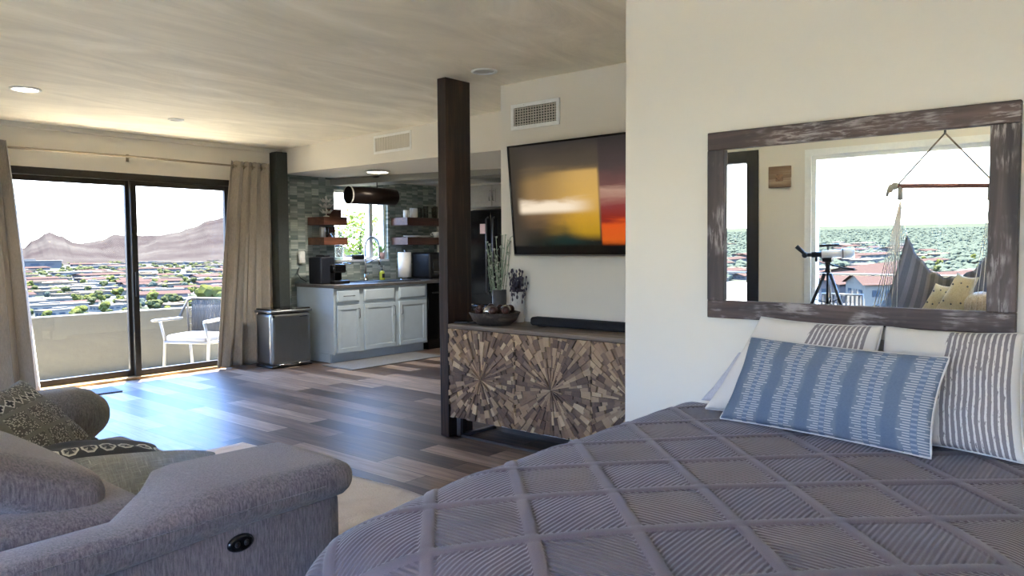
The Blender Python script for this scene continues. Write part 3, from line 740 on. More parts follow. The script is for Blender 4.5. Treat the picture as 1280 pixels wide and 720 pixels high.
# bronze tube pendant over the sink
pd = thing('pendant_light', 'dark bronze horizontal tube pendant lamp hanging before the kitchen window', 'pendant lamp', (5.95, 7.2, 1.955), math.radians(-6))
Mx = RY(PI / 2)
MB().lathe([(0.098, -0.33), (0.103, -0.33), (0.103, 0.32), (0.098, 0.33), (0.0001, 0.33)], n=36, M=Mx).lathe([(0.098, -0.33), (0.096, 0.32)], n=36, M=Mx, close=True).build('tube_body', M_pendant, pd, recalc=False)
MB().lathe([(0.094, -0.32), (0.107, -0.334), (0.107, -0.315), (0.094, -0.32)], n=36, M=Mx, close=True).build('end_ring', M_silver, pd)
MB().lathe([(0.0001, -0.322), (0.096, -0.322)], n=30, M=Mx, close=True).build('end_glass', M_clear, pd, recalc=False)
MB().ball((-0.24, 0, 0), 0.042, 14).build('bulb', M_bulb, pd)
MB().tube([(0.07, 0, 0.10), (0.07, 0, 0.235)], 0.006, 8).build('stem', M_black, pd)
MB().lathe([(0.0001, 0.235), (0.05, 0.235), (0.055, 0.225), (0.0001, 0.22)], (0.07, 0, 0), n=20).build('ceiling_cap', M_black, pd)

# fridge and cabinet deep in the kitchen
fg = thing('refrigerator', 'black refrigerator in the kitchen behind the television wall', 'refrigerator', (7.35, 6.2, 0))
MB().box(-0.33, 0.37, -0.36, 0.36, 0.02, 1.80, 0.01).build('body', M_blackgloss, fg)
for (a, c) in ((-0.355, -0.003), (0.003, 0.355)):
    dd = MB().box(-0.375, -0.332, a, c, 0.62, 1.79, 0.01).build('door', M_blackgloss, fg)
    yy = c - 0.05 if a < -0.1 else a + 0.05
    MB().tube([(-0.37, yy, 1.70), (-0.41, yy, 1.68), (-0.41, yy, 0.78), (-0.37, yy, 0.76)], 0.011, 10).build('handle', plain('dark_grey_handle', rgb(84, 84, 86), 0.3, metal=0.5), dd)
fd = MB().box(-0.375, -0.332, -0.355, 0.355, 0.05, 0.61, 0.01).build('freezer_drawer', M_blackgloss, fg)
MB().tube([(-0.37, -0.28, 0.56), (-0.41, -0.27, 0.56), (-0.41, 0.27, 0.56), (-0.37, 0.28, 0.56)], 0.011, 10).build('handle', M_steel, fd)
mg = MB().box(-0.379, -0.374, 0.10, 0.185, 1.50, 1.62).build('notice', M_paper); mg.location = (7.35, 6.2, 0)
tag(mg, 'small pale pink notice stuck on the black refrigerator door', 'notice')
mg.data.materials.clear(); mg.data.materials.append(plain('pink_notice', rgb(206, 176, 172), 0.7, var=0.03))
uc = thing('wall_cabinet', 'pale grey wall cabinet above the black refrigerator', 'cabinet', (7.4, 6.2, 1.83))
MB().box(-0.3, 0.33, -0.4, 0.55, 0, 0.28, 0.003).build('body', M_cab2, uc)
for (a, c) in ((-0.39, 0.07), (0.08, 0.54)):
    b = MB().box(-0.318, -0.301, a, c, 0.01, 0.27, 0.003)
    for (e, f_, g_, h_) in ((a, c, 0.22, 0.27), (a, c, 0.01, 0.06), (a, a + 0.05, 0.06, 0.22), (c - 0.05, c, 0.06, 0.22)): b.box(-0.326, -0.317, e, f_, g_, h_, 0.002)
    dd = b.build('door', M_cab2, uc)
    yy = c - 0.025 if a < 0 else a + 0.025
    MB().tube([(-0.326, yy, 0.20), (-0.345, yy, 0.2), (-0.345, yy, 0.08), (-0.326, yy, 0.08)], 0.006, 8).build('handle', M_chrome, dd)

# ------------------------------------------------------------------ media cabinet with radial reclaimed-wood doors
mc = thing('media_cabinet', 'media cabinet with radial reclaimed wood doors against the television wall', 'cabinet', (3.77, 2.845, 0))
W2 = 0.895; ZB, ZT = 0.145, 0.80
MB().box(0.015, 0.42, -W2, W2, ZB, ZT - 0.03, 0.003).build('carcass', M_topwood, mc)
MB().box(-0.022, 0.435, -W2 - 0.004, W2 + 0.004, ZT - 0.028, ZT, 0.004).build('top_board', M_topwood, mc)
def clip(poly, y0, y1, z0, z1):
    def cut(P, f, inter):
        out = []
        for i in range(len(P)):
            a, b = P[i], P[(i + 1) % len(P)]
            fa, fb = f(a), f(b)
            if fa >= 0: out.append(a)
            if fa * fb < 0:
                t = fa / (fa - fb); out.append((a[0] + (b[0] - a[0]) * t, a[1] + (b[1] - a[1]) * t))
        return out
    for f in (lambda p: p[0] - y0, lambda p: y1 - p[0], lambda p: p[1] - z0, lambda p: z1 - p[1]):
        poly = cut(poly, f, None)
        if len(poly) < 3: return None
    return poly
def chip_mat():
    m, nt, b = material('reclaimed_wood_chips')
    at = nt.n('ShaderNodeVertexColor', {'layer_name': 'chip'})
    r = nt.sep(at.outputs[0])
    g = nt.noise(nt.comb(nt.m('MULTIPLY', r[1], 3.0), nt.m('MULTIPLY', r[2], 60.0), nt.m('MULTIPLY', r[0], 50.0)), 1.0, 4, 0.65)
    g2 = nt.noise(nt.obj(), 60, 3, 0.7)
    f = nt.m('ADD', nt.m('MULTIPLY', r[0], 0.72), nt.m('ADD', nt.m('MULTIPLY', g.outputs[0], 0.2), nt.m('MULTIPLY', g2.outputs[0], 0.12)))
    c = nt.ramp(f, [(0.12, rgb(76, 58, 48)), (0.36, rgb(134, 108, 84)), (0.6, rgb(172, 146, 112)), (0.85, rgb(200, 178, 142)), (1.0, rgb(222, 206, 174))])
    nt.set(b.inputs['Base Color'], c); b.inputs['Roughness'].default_value = 0.6
    nt.set(b.inputs['Normal'], nt.bump(nt.m('ADD', g.outputs[0], g2.outputs[0]), 0.35, 0.004)); return m
M_chip = chip_mat()
def radial_door(yc, hw, seed):
    rnd = random.Random(seed)
    z0, z1 = ZB + 0.003, ZT - 0.032
    cz = (z0 + z1) / 2 - 0.02
    b = MB(); bm = b.bm
    cl = bm.loops.layers.color.new('chip')
    b.box(-0.004, 0.012, yc - hw + 0.001, yc + hw - 0.001, z0, z1)
    for f in bm.faces:
        for l in f.loops: l[cl] = (0.05, 0.5, 0.5, 1)
    NS = 50
    cuts = [0.0]
    for k in range(NS): cuts.append(cuts[-1] + rnd.uniform(0.6, 1.4))
    cuts = [c / cuts[-1] * 2 * PI for c in cuts]
    def piece(a0, a1, r0, r1):
        if r1 - r0 < 0.004: return
        da = rnd.uniform(0, 0.0)
        P = []
        am = (a0 + a1) / 2
        d = (math.cos(am), math.sin(am)); q = (-d[1], d[0])
        # straight-sided chip inside the wedge
        h0 = math.tan((a1 - a0) / 2) * r0; h1 = math.tan((a1 - a0) / 2) * r1
        P = [(yc + d[0] * r0 - q[0] * h0, cz + d[1] * r0 - q[1] * h0), (yc + d[0] * r1 - q[0] * h1, cz + d[1] * r1 - q[1] * h1),
             (yc + d[0] * r1 + q[0] * h1, cz + d[1] * r1 + q[1] * h1), (yc + d[0] * r0 + q[0] * h0, cz + d[1] * r0 + q[1] * h0)]
        P = clip(P, yc - hw + 0.001, yc + hw - 0.001, z0, z1)
        if not P or len(P) < 3: return
        area = abs(sum(P[i][0] * P[(i + 1) % len(P)][1] - P[(i + 1) % len(P)][0] * P[i][1] for i in range(len(P)))) / 2
        if area < 6e-6: return
        th = rnd.uniform(0.004, 0.027); tilt = rnd.uniform(-0.004, 0.004)
        cy_ = sum(p[0] for p in P) / len(P); cz_ = sum(p[1] for p in P) / len(P)
        v = rnd.random(); v = 0.22 + 0.62 * v if rnd.random() < 0.8 else v
        top = [bm.verts.new((-0.004 - th - tilt * (((p[0] - cy_) * q[0] + (p[1] - cz_) * q[1]) * 30), cy_ + (p[0] - cy_) * 0.985, cz_ + (p[1] - cz_) * 0.985)) for p in P]
        bot = [bm.verts.new((-0.002, p[0], p[1])) for p in P]
        fs = [bm.faces.new(top)] + [bm.faces.new((top[i], top[(i + 1) % len(P)], bot[(i + 1) % len(P)], bot[i])) for i in range(len(P))]
        for f in fs:
            for l in f.loops:
                rel = (l.vert.co.y - yc, l.vert.co.z - cz)
                l[cl] = (v, (rel[0] * d[0] + rel[1] * d[1]) + 0.0, (rel[0] * q[0] + rel[1] * q[1]) * 2 + 0.5, 1)
    RM = math.hypot(hw, (z1 - z0) / 2 + 0.03) + 0.02
    for k in range(NS):
        a0, a1 = cuts[k], cuts[k + 1]
        r = 0.0; lim = rnd.uniform(0.05, 0.15)
        # inner needle
        piece(a0, a1, 0.002, lim); r = lim
        while r < RM:
            step = rnd.uniform(0.035, 0.085)
            wdt = (a1 - a0) * r
            ns = 1 if wdt < 0.04 else 2
            if ns == 1: piece(a0, a1, r, r + step)
            else:
                js = [a0] + [a0 + (a1 - a0) * (j + rnd.uniform(-0.18, 0.18)) / ns for j in range(1, ns)] + [a1]
                for j in range(ns):
                    o1 = rnd.uniform(-0.02, 0.02)
                    piece(js[j], js[j + 1], r, r + step + 0.0 * o1)
            r += step
    return b.build('door', M_chip, mc)
for i in range(3): radial_door(W2 - W2 * 2 / 6 * (1 + 2 * i), W2 / 3 - 0.002, 11 + i)
for y in (-W2 + 0.07, W2 - 0.05):
    b = MB()
    b.box(0.02, 0.045, y - 0.018, y + 0.018, 0.0, ZB); b.box(0.375, 0.40, y - 0.018, y + 0.018, 0.0, ZB)
    b.box(0.02, 0.40, y - 0.018, y + 0.018, 0.0, 0.02)
    b.build('leg', M_leg, mc)
MB().box(0.025, 0.04, -W2 + 0.07, W2 - 0.05, 0.004, 0.018).build('foot_bar', M_leg, mc)

# ------------------------------------------------------------------ decor on the cabinet
ZC = ZT
o = MB().lathe([(0.0001, 0), (0.11, 0.0), (0.15, 0.03), (0.178, 0.085), (0.168, 0.088), (0.14, 0.04), (0.1, 0.018), (0.0001, 0.014)], n=40).build('wooden_bowl', M_bowl); o.location = (3.915, 3.455, ZC)
tag(o, 'rough dark wooden bowl on the left end of the media cabinet', 'bowl')
balls = [(0.03, -0.075, 0.085, 0.036, 0), (-0.07, 0.0, 0.078, 0.036, 0), (-0.105, -0.075, 0.088, 0.03, 1), (-0.07, 0.08, 0.075, 0.03, 1), (-0.01, 0.115, 0.085, 0.03, 1), (0.02, 0.03, 0.075, 0.034, 1), (0.095, 0.03, 0.085, 0.03, 1), (0.105, -0.05, 0.085, 0.03, 1), (-0.03, -0.125, 0.088, 0.028, 1), (-0.1, 0.055, 0.098, 0.022, 1), (0.075, 0.1, 0.088, 0.03, 1)]
for (x, y, z, r, k) in balls:
    o = MB().ball((0, 0, 0), r, 18).build('decor_ball', M_redbrown if k else M_greyball); o.location = (3.915 + x, 3.455 + y, ZC + z + 0.018)
    if k: tag(o, 'small dark red-brown ball in the rough wooden bowl', 'ball', 'red-brown balls in the bowl')
    else: tag(o, 'larger pewter grey ball at the ' + ('right' if y < -0.05 else 'front middle') + ' of the wooden bowl', 'ball', 'grey balls in the bowl')
def stem_bundle(b, n, h0, h1, spread, r, seed, buds=0):
    rnd = random.Random(seed); tips = []
    for k in range(n):
        a = rnd.uniform(0, 2 * PI); s_ = rnd.uniform(0.2, 1) * spread; h = rnd.uniform(h0, h1)
        d = Vector((math.cos(a) * s_, math.sin(a) * s_, 0)); bd = Vector((rnd.uniform(-1, 1), rnd.uniform(-1, 1), 0)) * spread * 0.25
        pts = [Vector((0, 0, 0.05)) + d * 0.15, Vector((0, 0, h * 0.45)) + d * 0.5 + bd, Vector((0, 0, h)) + d]
        pts = [pts[0].lerp(pts[1], t).lerp(pts[1].lerp(pts[2], t), t) for t in [i / 7 for i in range(8)]]
        b.tube(pts, r, 5); tips.append(pts)
    return tips
vs = thing('dark_vase', 'charcoal vase with tall sage stems behind the wooden bowl', 'vase', (4.125, 3.595, ZC))
MB().lathe([(0.0001, 0), (0.05, 0), (0.052, 0.01), (0.052, 0.225), (0.046, 0.225), (0.046, 0.02), (0.0001, 0.02)], n=28).build('pot', M_darkceramic, vs)
b = MB(); tips = stem_bundle(b, 18, 0.36, 0.62, 0.10, 0.003, 4)
# one long curling stem towards the television
cs = [Vector((0, 0, 0.15)), Vector((0.0, -0.04, 0.35)), Vector((0.0, -0.08, 0.52)), Vector((0.0, -0.11, 0.60)), Vector((0.0, -0.135, 0.612)), Vector((0.0, -0.145, 0.60))]
b.tube(cs, 0.0035, 6)
rnd = random.Random(2)
for pts in tips:
    for t in range(2, 8):
        p = pts[t]
        for q in range(3):
            a = rnd.uniform(0, 2 * PI); d = Vector((math.cos(a), math.sin(a), rnd.uniform(0.2, 1))) * rnd.uniform(0.012, 0.026)
            e = Vector((-d.y, d.x, 0)).normalized() * 0.005
            b.poly([p, p + d * 0.5 + e, p + d, p + d * 0.5 - e])
for pts in tips[:9]:
    for t in (4, 5, 6, 7): b.ball(pts[t] + Vector((rnd.uniform(-.008, .008), rnd.uniform(-.008, .008), 0)), rnd.uniform(0.006, 0.011), 6, mi=1)
b.ball(cs[-1], 0.013, 8, mi=1)
b.build('stems', [M_stem, M_bud], vs, recalc=False)
vw = thing('pale_vase', 'pale grey vase of dried lavender behind the wooden bowl, near the wall', 'vase', (4.145, 3.445, ZC))
MB().lathe([(0.0001, 0), (0.046, 0), (0.05, 0.01), (0.05, 0.215), (0.044, 0.215), (0.044, 0.02), (0.0001, 0.02)], n=28).build('pot', plain('pale_grey_ceramic', rgb(176, 176, 172), 0.5, var=0.03), vw)
b = MB(); tips = stem_bundle(b, 40, 0.27, 0.37, 0.085, 0.002, 9)
for pts in tips:
    for t in (3, 4, 5, 6, 7):
        b.ball(pts[t], 0.0125 - 0.0009 * t, 5, sq=(1, 1, 1.7))
b.build('lavender_stems', M_lavender, vw)
sb = thing('soundbar', 'long black soundbar lying on the media cabinet below the television', 'soundbar', (4.02, 2.71, ZC))
MB().box(-0.045, 0.045, -0.49, 0.49, 0.004, 0.062, 0.022, 5).build('body', M_blackmatte, sb)
for k in (-0.4, 0.4): MB().box(-0.03, 0.03, k - 0.03, k + 0.03, 0, 0.008).build('foot', M_black, sb)
for i, (x, y, lb) in enumerate(((3.83, 3.69, 'flat black remote at the left end of the media cabinet top'),)):
    o = MB().box(-0.02, 0.02, -0.05, 0.05, 0, 0.014, 0.006, 3).build('remote_control', M_black); o.location = (x, y, ZC); o.rotation_euler = (0, 0, 0.5); tag(o, lb, 'remote')
o = MB().lathe([(0.0001, 0), (0.04, 0), (0.043, 0.006), (0.04, 0.012), (0.0001, 0.012)], n=24).build('black_coaster', M_black); o.location = (3.885, 3.63, ZC); tag(o, 'round black coaster between the remote and the wooden bowl', 'coaster')

# ------------------------------------------------------------------ television
def screen_mat():
    m, nt, b = material('screen_picture')
    u, v, _ = nt.sep(nt.uv())
    nz = nt.noise(nt.comb(nt.m('MULTIPLY', u, 2.0), nt.m('MULTIPLY', v, 7.0)), 1.6, 4, 0.6, 0.5)
    du = nt.m('MULTIPLY', nt.m('SUBTRACT', nz.outputs[0], 0.5), 0.16)
    vv = nt.m('ADD', v, du); uu = nt.m('ADD', u, nt.m('MULTIPLY', du, 0.4))
    base = nt.ramp(vv, [(0.0, rgb(10, 12, 12)), (0.09, rgb(20, 24, 22)), (0.2, rgb(60, 52, 42)), (0.33, rgb(112, 88, 64)), (0.5, rgb(150, 120, 80)), (0.66, rgb(146, 118, 76)), (0.80, rgb(84, 74, 62)), (1.0, rgb(52, 48, 46))])
    left = nt.smooth(0.0, 0.16, u)
    base = nt.mix(left, rgb(58, 52, 44), base)
    gold = nt.m('MULTIPLY', nt.m('MULTIPLY', nt.smooth(0.16, 0.5, uu), nt.m('SUBTRACT', 1.0, nt.smooth(0.575, 0.59, u))), nt.m('MULTIPLY', nt.smooth(0.10, 0.2, v), nt.m('SUBTRACT', 1.0, nt.smooth(0.72, 0.76, v))))
    c = nt.mix(nt.m('MULTIPLY', gold, 0.85), base, nt.ramp(v, [(0.1, rgb(176, 140, 24)), (0.32, rgb(206, 156, 44)), (0.5, rgb(216, 172, 88)), (0.75, rgb(206, 166, 98))]))
    st = nt.m('MULTIPLY', nt.m('MULTIPLY', nt.smooth(0.35, 0.41, v), nt.m('SUBTRACT', 1.0, nt.smooth(0.43, 0.53, vv))), nt.m('MULTIPLY', nt.smooth(0.03, 0.08, u), nt.m('SUBTRACT', 1.0, nt.smooth(0.36, 0.60, u))))
    c = nt.mix(nt.m('MULTIPLY', st, 0.95), c, rgb(250, 232, 206))
    teal = nt.m('MULTIPLY', nt.m('SUBTRACT', 1.0, nt.smooth(0.12, 0.34, nt.m('ADD', vv, nt.m('ABSOLUTE', nt.m('SUBTRACT', u, 0.36))))), nt.smooth(0.05, 0.12, v))
    c = nt.mix(nt.m('MULTIPLY', teal, 0.9), c, rgb(14, 44, 42))
    R = nt.smooth(0.585, 0.60, u)
    red = nt.ramp(vv, [(0.05, rgb(20, 14, 12)), (0.12, rgb(206, 92, 28)), (0.26, rgb(214, 84, 30)), (0.29, rgb(136, 40, 30)), (0.42, rgb(132, 58, 56)), (0.54, rgb(176, 140, 122)), (0.60, rgb(110, 74, 70)), (0.75, rgb(74, 62, 60)), (1.0, rgb(44, 40, 40))])
    c = nt.mix(R, c, red)
    low = nt.smooth(0.06, 0.09, v); c = nt.mix(low, rgb(6, 7, 8), c)
    b.inputs['Base Color'].default_value = rgb(8, 8, 9); b.inputs['Roughness'].default_value = 0.12
    nt.set(b.inputs['Emission Color'], c); b.inputs['Emission Strength'].default_value = 0.36
    b.inputs['Specular IOR Level'].default_value = 0.4
    return m
TVW, TVH = 1.26, 0.755
tv = thing('television', 'wall mounted television tilted down, showing a gold and orange abstract picture', 'television', (4.065, 3.425 - TVW / 2, 1.65))
tv.rotation_euler = (0, math.radians(-5.5), math.radians(-1.0))
b = MB(); t = 0.012
for (a, c, d, e) in ((-TVW / 2, TVW / 2, TVH / 2 - t, TVH / 2), (-TVW / 2, TVW / 2, -TVH / 2, -TVH / 2 + t * 1.4), (-TVW / 2, -TVW / 2 + t, -TVH / 2 + t, TVH / 2 - t), (TVW / 2 - t, TVW / 2, -TVH / 2 + t, TVH / 2 - t)):
    b.box(-0.022, 0.02, a, c, d, e, 0.003)
b.build('bezel', M_blackgloss, tv)
MB().box(-0.024, -0.018, -TVW / 2, TVW / 2, -TVH / 2 - 0.001, -TVH / 2 + 0.008, 0.001).build('bottom_strip', M_steel, tv)
MB().box(0.0, 0.035, -TVW / 2 + 0.01, TVW / 2 - 0.01, -TVH / 2 + 0.01, TVH / 2 - 0.01, 0.008).build('back_cover', M_black, tv)
b = MB(); hy, hz = TVW / 2 - t, TVH / 2 - t
b.grid(lambda u, v: Vector((-0.014, hy - 2 * hy * u, -hz + 2 * hz * v)), 2, 2, uvs=lambda u, v: (u, v))
b.build('screen', screen_mat(), tv, recalc=False)
MB().box(0.03, 0.09, -0.2, 0.2, -0.15, 0.15, 0.004).box(0.085, 0.112, -0.05, 0.05, -0.06, 0.06).build('wall_mount', M_black, tv)

# ------------------------------------------------------------------ mirror over the bed
mr = thing('wall_mirror', 'large mirror in a weathered dark wood frame on the wall above the bed', 'mirror', (XR - 0.016, 0.87, 1.036))
TILT = math.radians(0.75)
mr.rotation_euler = (0, -TILT, 0)
MW, MH, MF = 1.074, 0.755, 0.072
for (d, e) in ((MH - MF, MH), (0, MF)): MB().box(-0.03, 0.005, -MW / 2, MW / 2, d, e, 0.004).build('frame_rail', M_mframe_h, mr)
for (a, c) in ((-MW / 2, -MW / 2 + MF + 0.012), (MW / 2 - MF - 0.0, MW / 2)): MB().box(-0.0305, 0.005, a, c, MF, MH - MF, 0.003).build('frame_stile', M_mframe, mr)
m_, nt, pb = material('mirror_silver'); pb.inputs['Metallic'].default_value = 1; pb.inputs['Roughness'].default_value = 0.0; pb.inputs['Base Color'].default_value = (0.9, 0.92, 0.9, 1)
MB().box(-0.012, -0.004, -MW / 2 + MF - 0.01, MW / 2 - MF + 0.01, MF - 0.01, MH - MF + 0.01).build('mirror_glass', m_, mr)

# ------------------------------------------------------------------ bed
bed = thing('bed', 'wide bed with its head under the mirror, covered by the grey quilt', 'bed', (2.0, 0.88, 0))
MB().box(-0.80, 0.955, -0.68, 0.68, 0.10, 0.30, 0.02, 3).build('box_base', M_sofa_end, bed)
MB().box(-0.78, 0.96, -0.66, 0.66, 0.30, 0.60, 0.09, 5).build('mattress', M_paper, bed)
for sx in (-0.8, 0.8):
    for sy in (-0.6, 0.6): MB().lathe([(0.025, 0), (0.032, 0.1), (0.0001, 0.1)], (sx, sy, 0)).build('leg', M_black, bed)
def quilt_mat():
    m, nt, b = material('grey_lattice_quilt')
    x, y, _ = nt.sep(nt.uv())
    p = nt.m('DIVIDE', nt.m('SUBTRACT', nt.m('SUBTRACT', x, y), 0.27), 0.345)
    q = nt.m('DIVIDE', nt.m('SUBTRACT', nt.m('ADD', x, y), 2.417), 0.378)
    def band(t):
        f = nt.m('ABSOLUTE', nt.m('SUBTRACT', nt.m('FRACT', nt.m('ADD', t, 0.5)), 0.5))
        return f
    bp, bq = band(p), band(q)
    isb = nt.m('MAXIMUM', nt.m('LESS_THAN', bp, 0.068), nt.m('LESS_THAN', bq, 0.062))
    ci = nt.m('ADD', nt.m('FLOOR', p), nt.m('FLOOR', q))
    ck = nt.m('GREATER_THAN', nt.m('FRACT', nt.m('MULTIPLY', ci, 0.5)), 0.25)
    rib = nt.mix(ck, nt.m('SINE', nt.m('MULTIPLY', y, 2 * PI / 0.0135)), nt.m('SINE', nt.m('MULTIPLY', x, 2 * PI / 0.0135)))
    rib = nt.sep(rib)[0]
    nz = nt.noise(nt.obj(), 320, 2, 0.6); n2 = nt.noise(nt.obj(), 6, 3, 0.6)
    ribh = nt.m('MULTIPLY', nt.m('SUBTRACT', 1.0, isb), nt.m('ADD', nt.m('MULTIPLY', rib, 0.5), 0.5))
    h = nt.m('ADD', nt.m('MULTIPLY', ribh, 1.0), nt.m('ADD', nt.m('MULTIPLY', nz.outputs[0], 0.15), nt.m('MULTIPLY', n2.outputs[0], 0.5)))
    c = nt.ramp(nt.m('ADD', nt.m('MULTIPLY', nz.outputs[0], 0.5), nt.m('MULTIPLY', n2.outputs[0], 0.5)), [(0.3, rgb(70, 61, 64)), (0.7, rgb(90, 79, 83))])
    c = nt.mix(nt.m('MULTIPLY', isb, 0.35), c, rgb(101, 90, 94))
    nt.set(b.inputs['Base Color'], c); b.inputs['Roughness'].default_value = 0.8
    b.inputs['Sheen Weight'].default_value = 0.2; b.inputs['Sheen Roughness'].default_value = 0.4
    nt.set(b.inputs['Normal'], nt.bump(h, 0.62, 0.0035)); return m
def make_quilt():
    xh, xf = 2.955, 1.20      # head edge, start of the foot roll
    yn, yfar = 0.26, 1.46     # start of the side rolls
    R, drop = 0.20, 0.44
    zt = 0.665
    def roll(s):
        a = PI / 2 * R
        if s < a:
            t = s / R; return R * math.sin(t), R * (1 - math.cos(t))
        return R + 0.02 * (s - a), R + (s - a)
    nx, ny = 300, 280
    a0, a1 = xf - 0.314 - (drop - R) , xh
    b0, b1 = yn - 0.314 - (drop - R), yfar + 0.314 + (drop - R)
    def fr(t): return abs(((t + 0.5) % 1.0) - 0.5)
    def P(u, v):
        X = a0 + (a1 - a0) * u; Y = b0 + (b1 - b0) * v
        sx = max(0, xf - X); sy = (Y - yfar) if Y > yfar else (Y - yn if Y < yn else 0.0)
        s_ = math.hypot(sx, sy); x, y, z = X, Y, zt
        bx, by = max(X, xf), min(max(Y, yn), yfar)
        if s_ > 1e-6:
            h, d = roll(s_ if not (sx and sy) else min(s_, 0.314 + drop - R + 0.06))
            x = bx - sx / s_ * h; y = by + sy / s_ * h; z = zt - d
        # lattice bands and soft pillows between them
        p = (X - Y - 0.27) / 0.345; q = (X + Y - 2.417) / 0.378
        dp, dq = fr(p), fr(q)
        e = 0.0
        for dd, wdt in ((dp, 0.068), (dq, 0.062)):
            k = dd / wdt
            if k < 1.35: e = max(e, 0.0045 * math.sqrt(max(0, 1 - (k / 1.02) ** 6)) if k < 1.02 else 0)
            if 1.0 < k < 1.6: e = min(e, e - 0.002 * (1 - abs(k - 1.25) / 0.35) if k < 1.6 else e)
        puff = 0.0018 * (dp * 2) * (dq * 2) * 2
        wr = 0.0012 * math.sin(9 * X + 4 * Y) * math.sin(7 * Y - 3 * X + 1) + 0.0003 * math.sin(31 * X - 17 * Y) * math.sin(13 * Y + 2)
        if wr and s_ > 0.3: wr += 0.012 * math.sin(14 * (X if sy else Y)) * min(1, (s_ - 0.3) / 0.2)
        n = Vector((x - bx, y - by, 0)) ; 
        k = min(1.0, s_ / (R * PI / 2))
        nn = (Vector((0, 0, 1)) * math.cos(k * PI / 2) + (n.normalized() if n.length > 1e-6 else Vector((0, 0, 0))) * math.sin(k * PI / 2))
        pt = Vector((x, y, z)) + nn * (e + puff + wr)
        # the bed sinks a little towards the near side and crowns in the middle
        pt.z += 0.012 * math.sin(max(0, min(1, (y - yn) / (yfar - yn))) * PI) * (1 - k)
        if x < 1.75: pt.z -= 0.045 * min(1.4, (1.75 - x) / 0.65) ** 2
        return pt - Vector((2.0, 0.88, 0))
    b = MB()
    b.grid(P, nx, ny, uvs=lambda u, v: (a0 + (a1 - a0) * u, b0 + (b1 - b0) * v))
    o = b.build('quilt', quilt_mat(), None, recalc=False); o.location = (2.0, 0.88, 0)
    return tag(o, 'mauve-grey lattice quilt spread over the bed', 'quilt')
make_quilt()

def pillow(name, label, cat, BL, BR, TR_, TL, thick, mat, n=30, pinch=0.05, nrm_sign=1, group=None, piping=None, sag=0.0):
    """cushion stretched between four world corners; uv runs along width and height"""
    BL, BR, TR_, TL = map(Vector, (BL, BR, TR_, TL))
    c = (BL + BR + TR_ + TL) / 4
    nrm = ((BR - BL).cross(TL - BL)).normalized() * nrm_sign
    def base(u, v):
        # edges bow inwards so the corners stand out as ears
        uu, vv = u * 2 - 1, v * 2 - 1
        u2 = 0.5 + 0.5 * uu * (1 - pinch * (1 - vv * vv)); v2 = 0.5 + 0.5 * vv * (1 - pinch * (1 - uu * uu))
        return (BL * (1 - u2) + BR * u2) * (1 - v2) + (TL * (1 - u2) + TR_ * u2) * v2
    def side(sg):
        def fn(u, v):
            uu, vv = u * 2 - 1, v * 2 - 1
            # denser rows towards the seam
            us, vs_ = math.sin(uu * PI / 2), math.sin(vv * PI / 2)
            u_, v_ = (us + 1) / 2, (vs_ + 1) / 2
            h = (max(0, 1 - us ** 2) ** 0.5 * max(0, 1 - vs_ ** 2) ** 0.5) ** 0.75
            w_ = 0.03 * thick * math.sin(u_ * 13 + sg) * math.sin(v_ * 11 + 2) + 0.035 * thick * math.sin(u_ * 5 + v_ * 17)
            p = base(u_, v_) + nrm * sg * (thick / 2 * h + w_ * h)
            p.z -= sag * h * (1 - v_)
            return p - c
        return fn
    def uvf(u, v): return ((math.sin((u * 2 - 1) * PI / 2) + 1) / 2, (math.sin((v * 2 - 1) * PI / 2) + 1) / 2)
    b = MB(); b.grid(side(1), n, n, uvs=uvf); b.grid(side(-1), n, n, uvs=uvf)
    bmesh.ops.remove_doubles(b.bm, verts=b.bm.verts[:], dist=1e-5)
    if piping is None:
        o = b.build(name, mat, None); o.location = c; return tag(o, label, cat, group)
    root = thing(name, label, cat, c, 0, group)
    b.build('cover', mat, root)
    pb = MB(); pts = []
    for k in range(24): pts.append(base(k / 24, 0) - c)
    for k in range(24): pts.append(base(1, k / 24) - c)
    for k in range(24): pts.append(base(1 - k / 24, 1) - c)
    for k in range(25): pts.append(base(0, 1 - k / 24) - c)
    pb.tube(pts, 0.0042, 6, caps=False); pb.build('piping', piping, root)
    return root
def stripe_pillow_mat(name, u0, u1):
    m, nt, b = material(name)
    u, v, _ = nt.sep(nt.uv())
    nz = nt.noise(nt.comb(nt.m('MULTIPLY', u, 60.0), nt.m('MULTIPLY', v, 14.0)), 1.0, 3, 0.7)
    un = nt.m('ADD', u, nt.m('MULTIPLY', nt.m('SUBTRACT', nz.outputs[0], 0.5), 0.012))
    inn = nt.m('MULTIPLY', nt.m('GREATER_THAN', u, u0), nt.m('LESS_THAN', u, u1))
    s_ = nt.m('FRACT', nt.m('DIVIDE', nt.m('SUBTRACT', un, u0), (u1 - u0) / 12.0))
    wh = nt.m('MULTIPLY', nt.m('LESS_THAN', s_, 0.36), nt.m('GREATER_THAN', nz.outputs[0], 0.40))
    mid = nt.m('SUBTRACT', 1.0, wh)
    n2 = nt.noise(nt.comb(nt.m('MULTIPLY', u, 200.0), nt.m('MULTIPLY', v, 200.0)), 1.0, 2)
    grey = nt.mix(n2.outputs[0], rgb(98, 92, 92), rgb(136, 129, 128))
    c = nt.mix(nt.m('MULTIPLY', inn, mid), nt.mix(n2.outputs[0], rgb(186, 181, 172), rgb(204, 199, 190)), grey)
    nt.set(b.inputs['Base Color'], c); b.inputs['Roughness'].default_value = 0.92
    nt.set(b.inputs['Normal'], nt.bump(n2.outputs[0], 0.25, 0.002)); return m
M_trimwhite = plain('white_piping', rgb(188, 185, 178), 0.9, var=0.02)
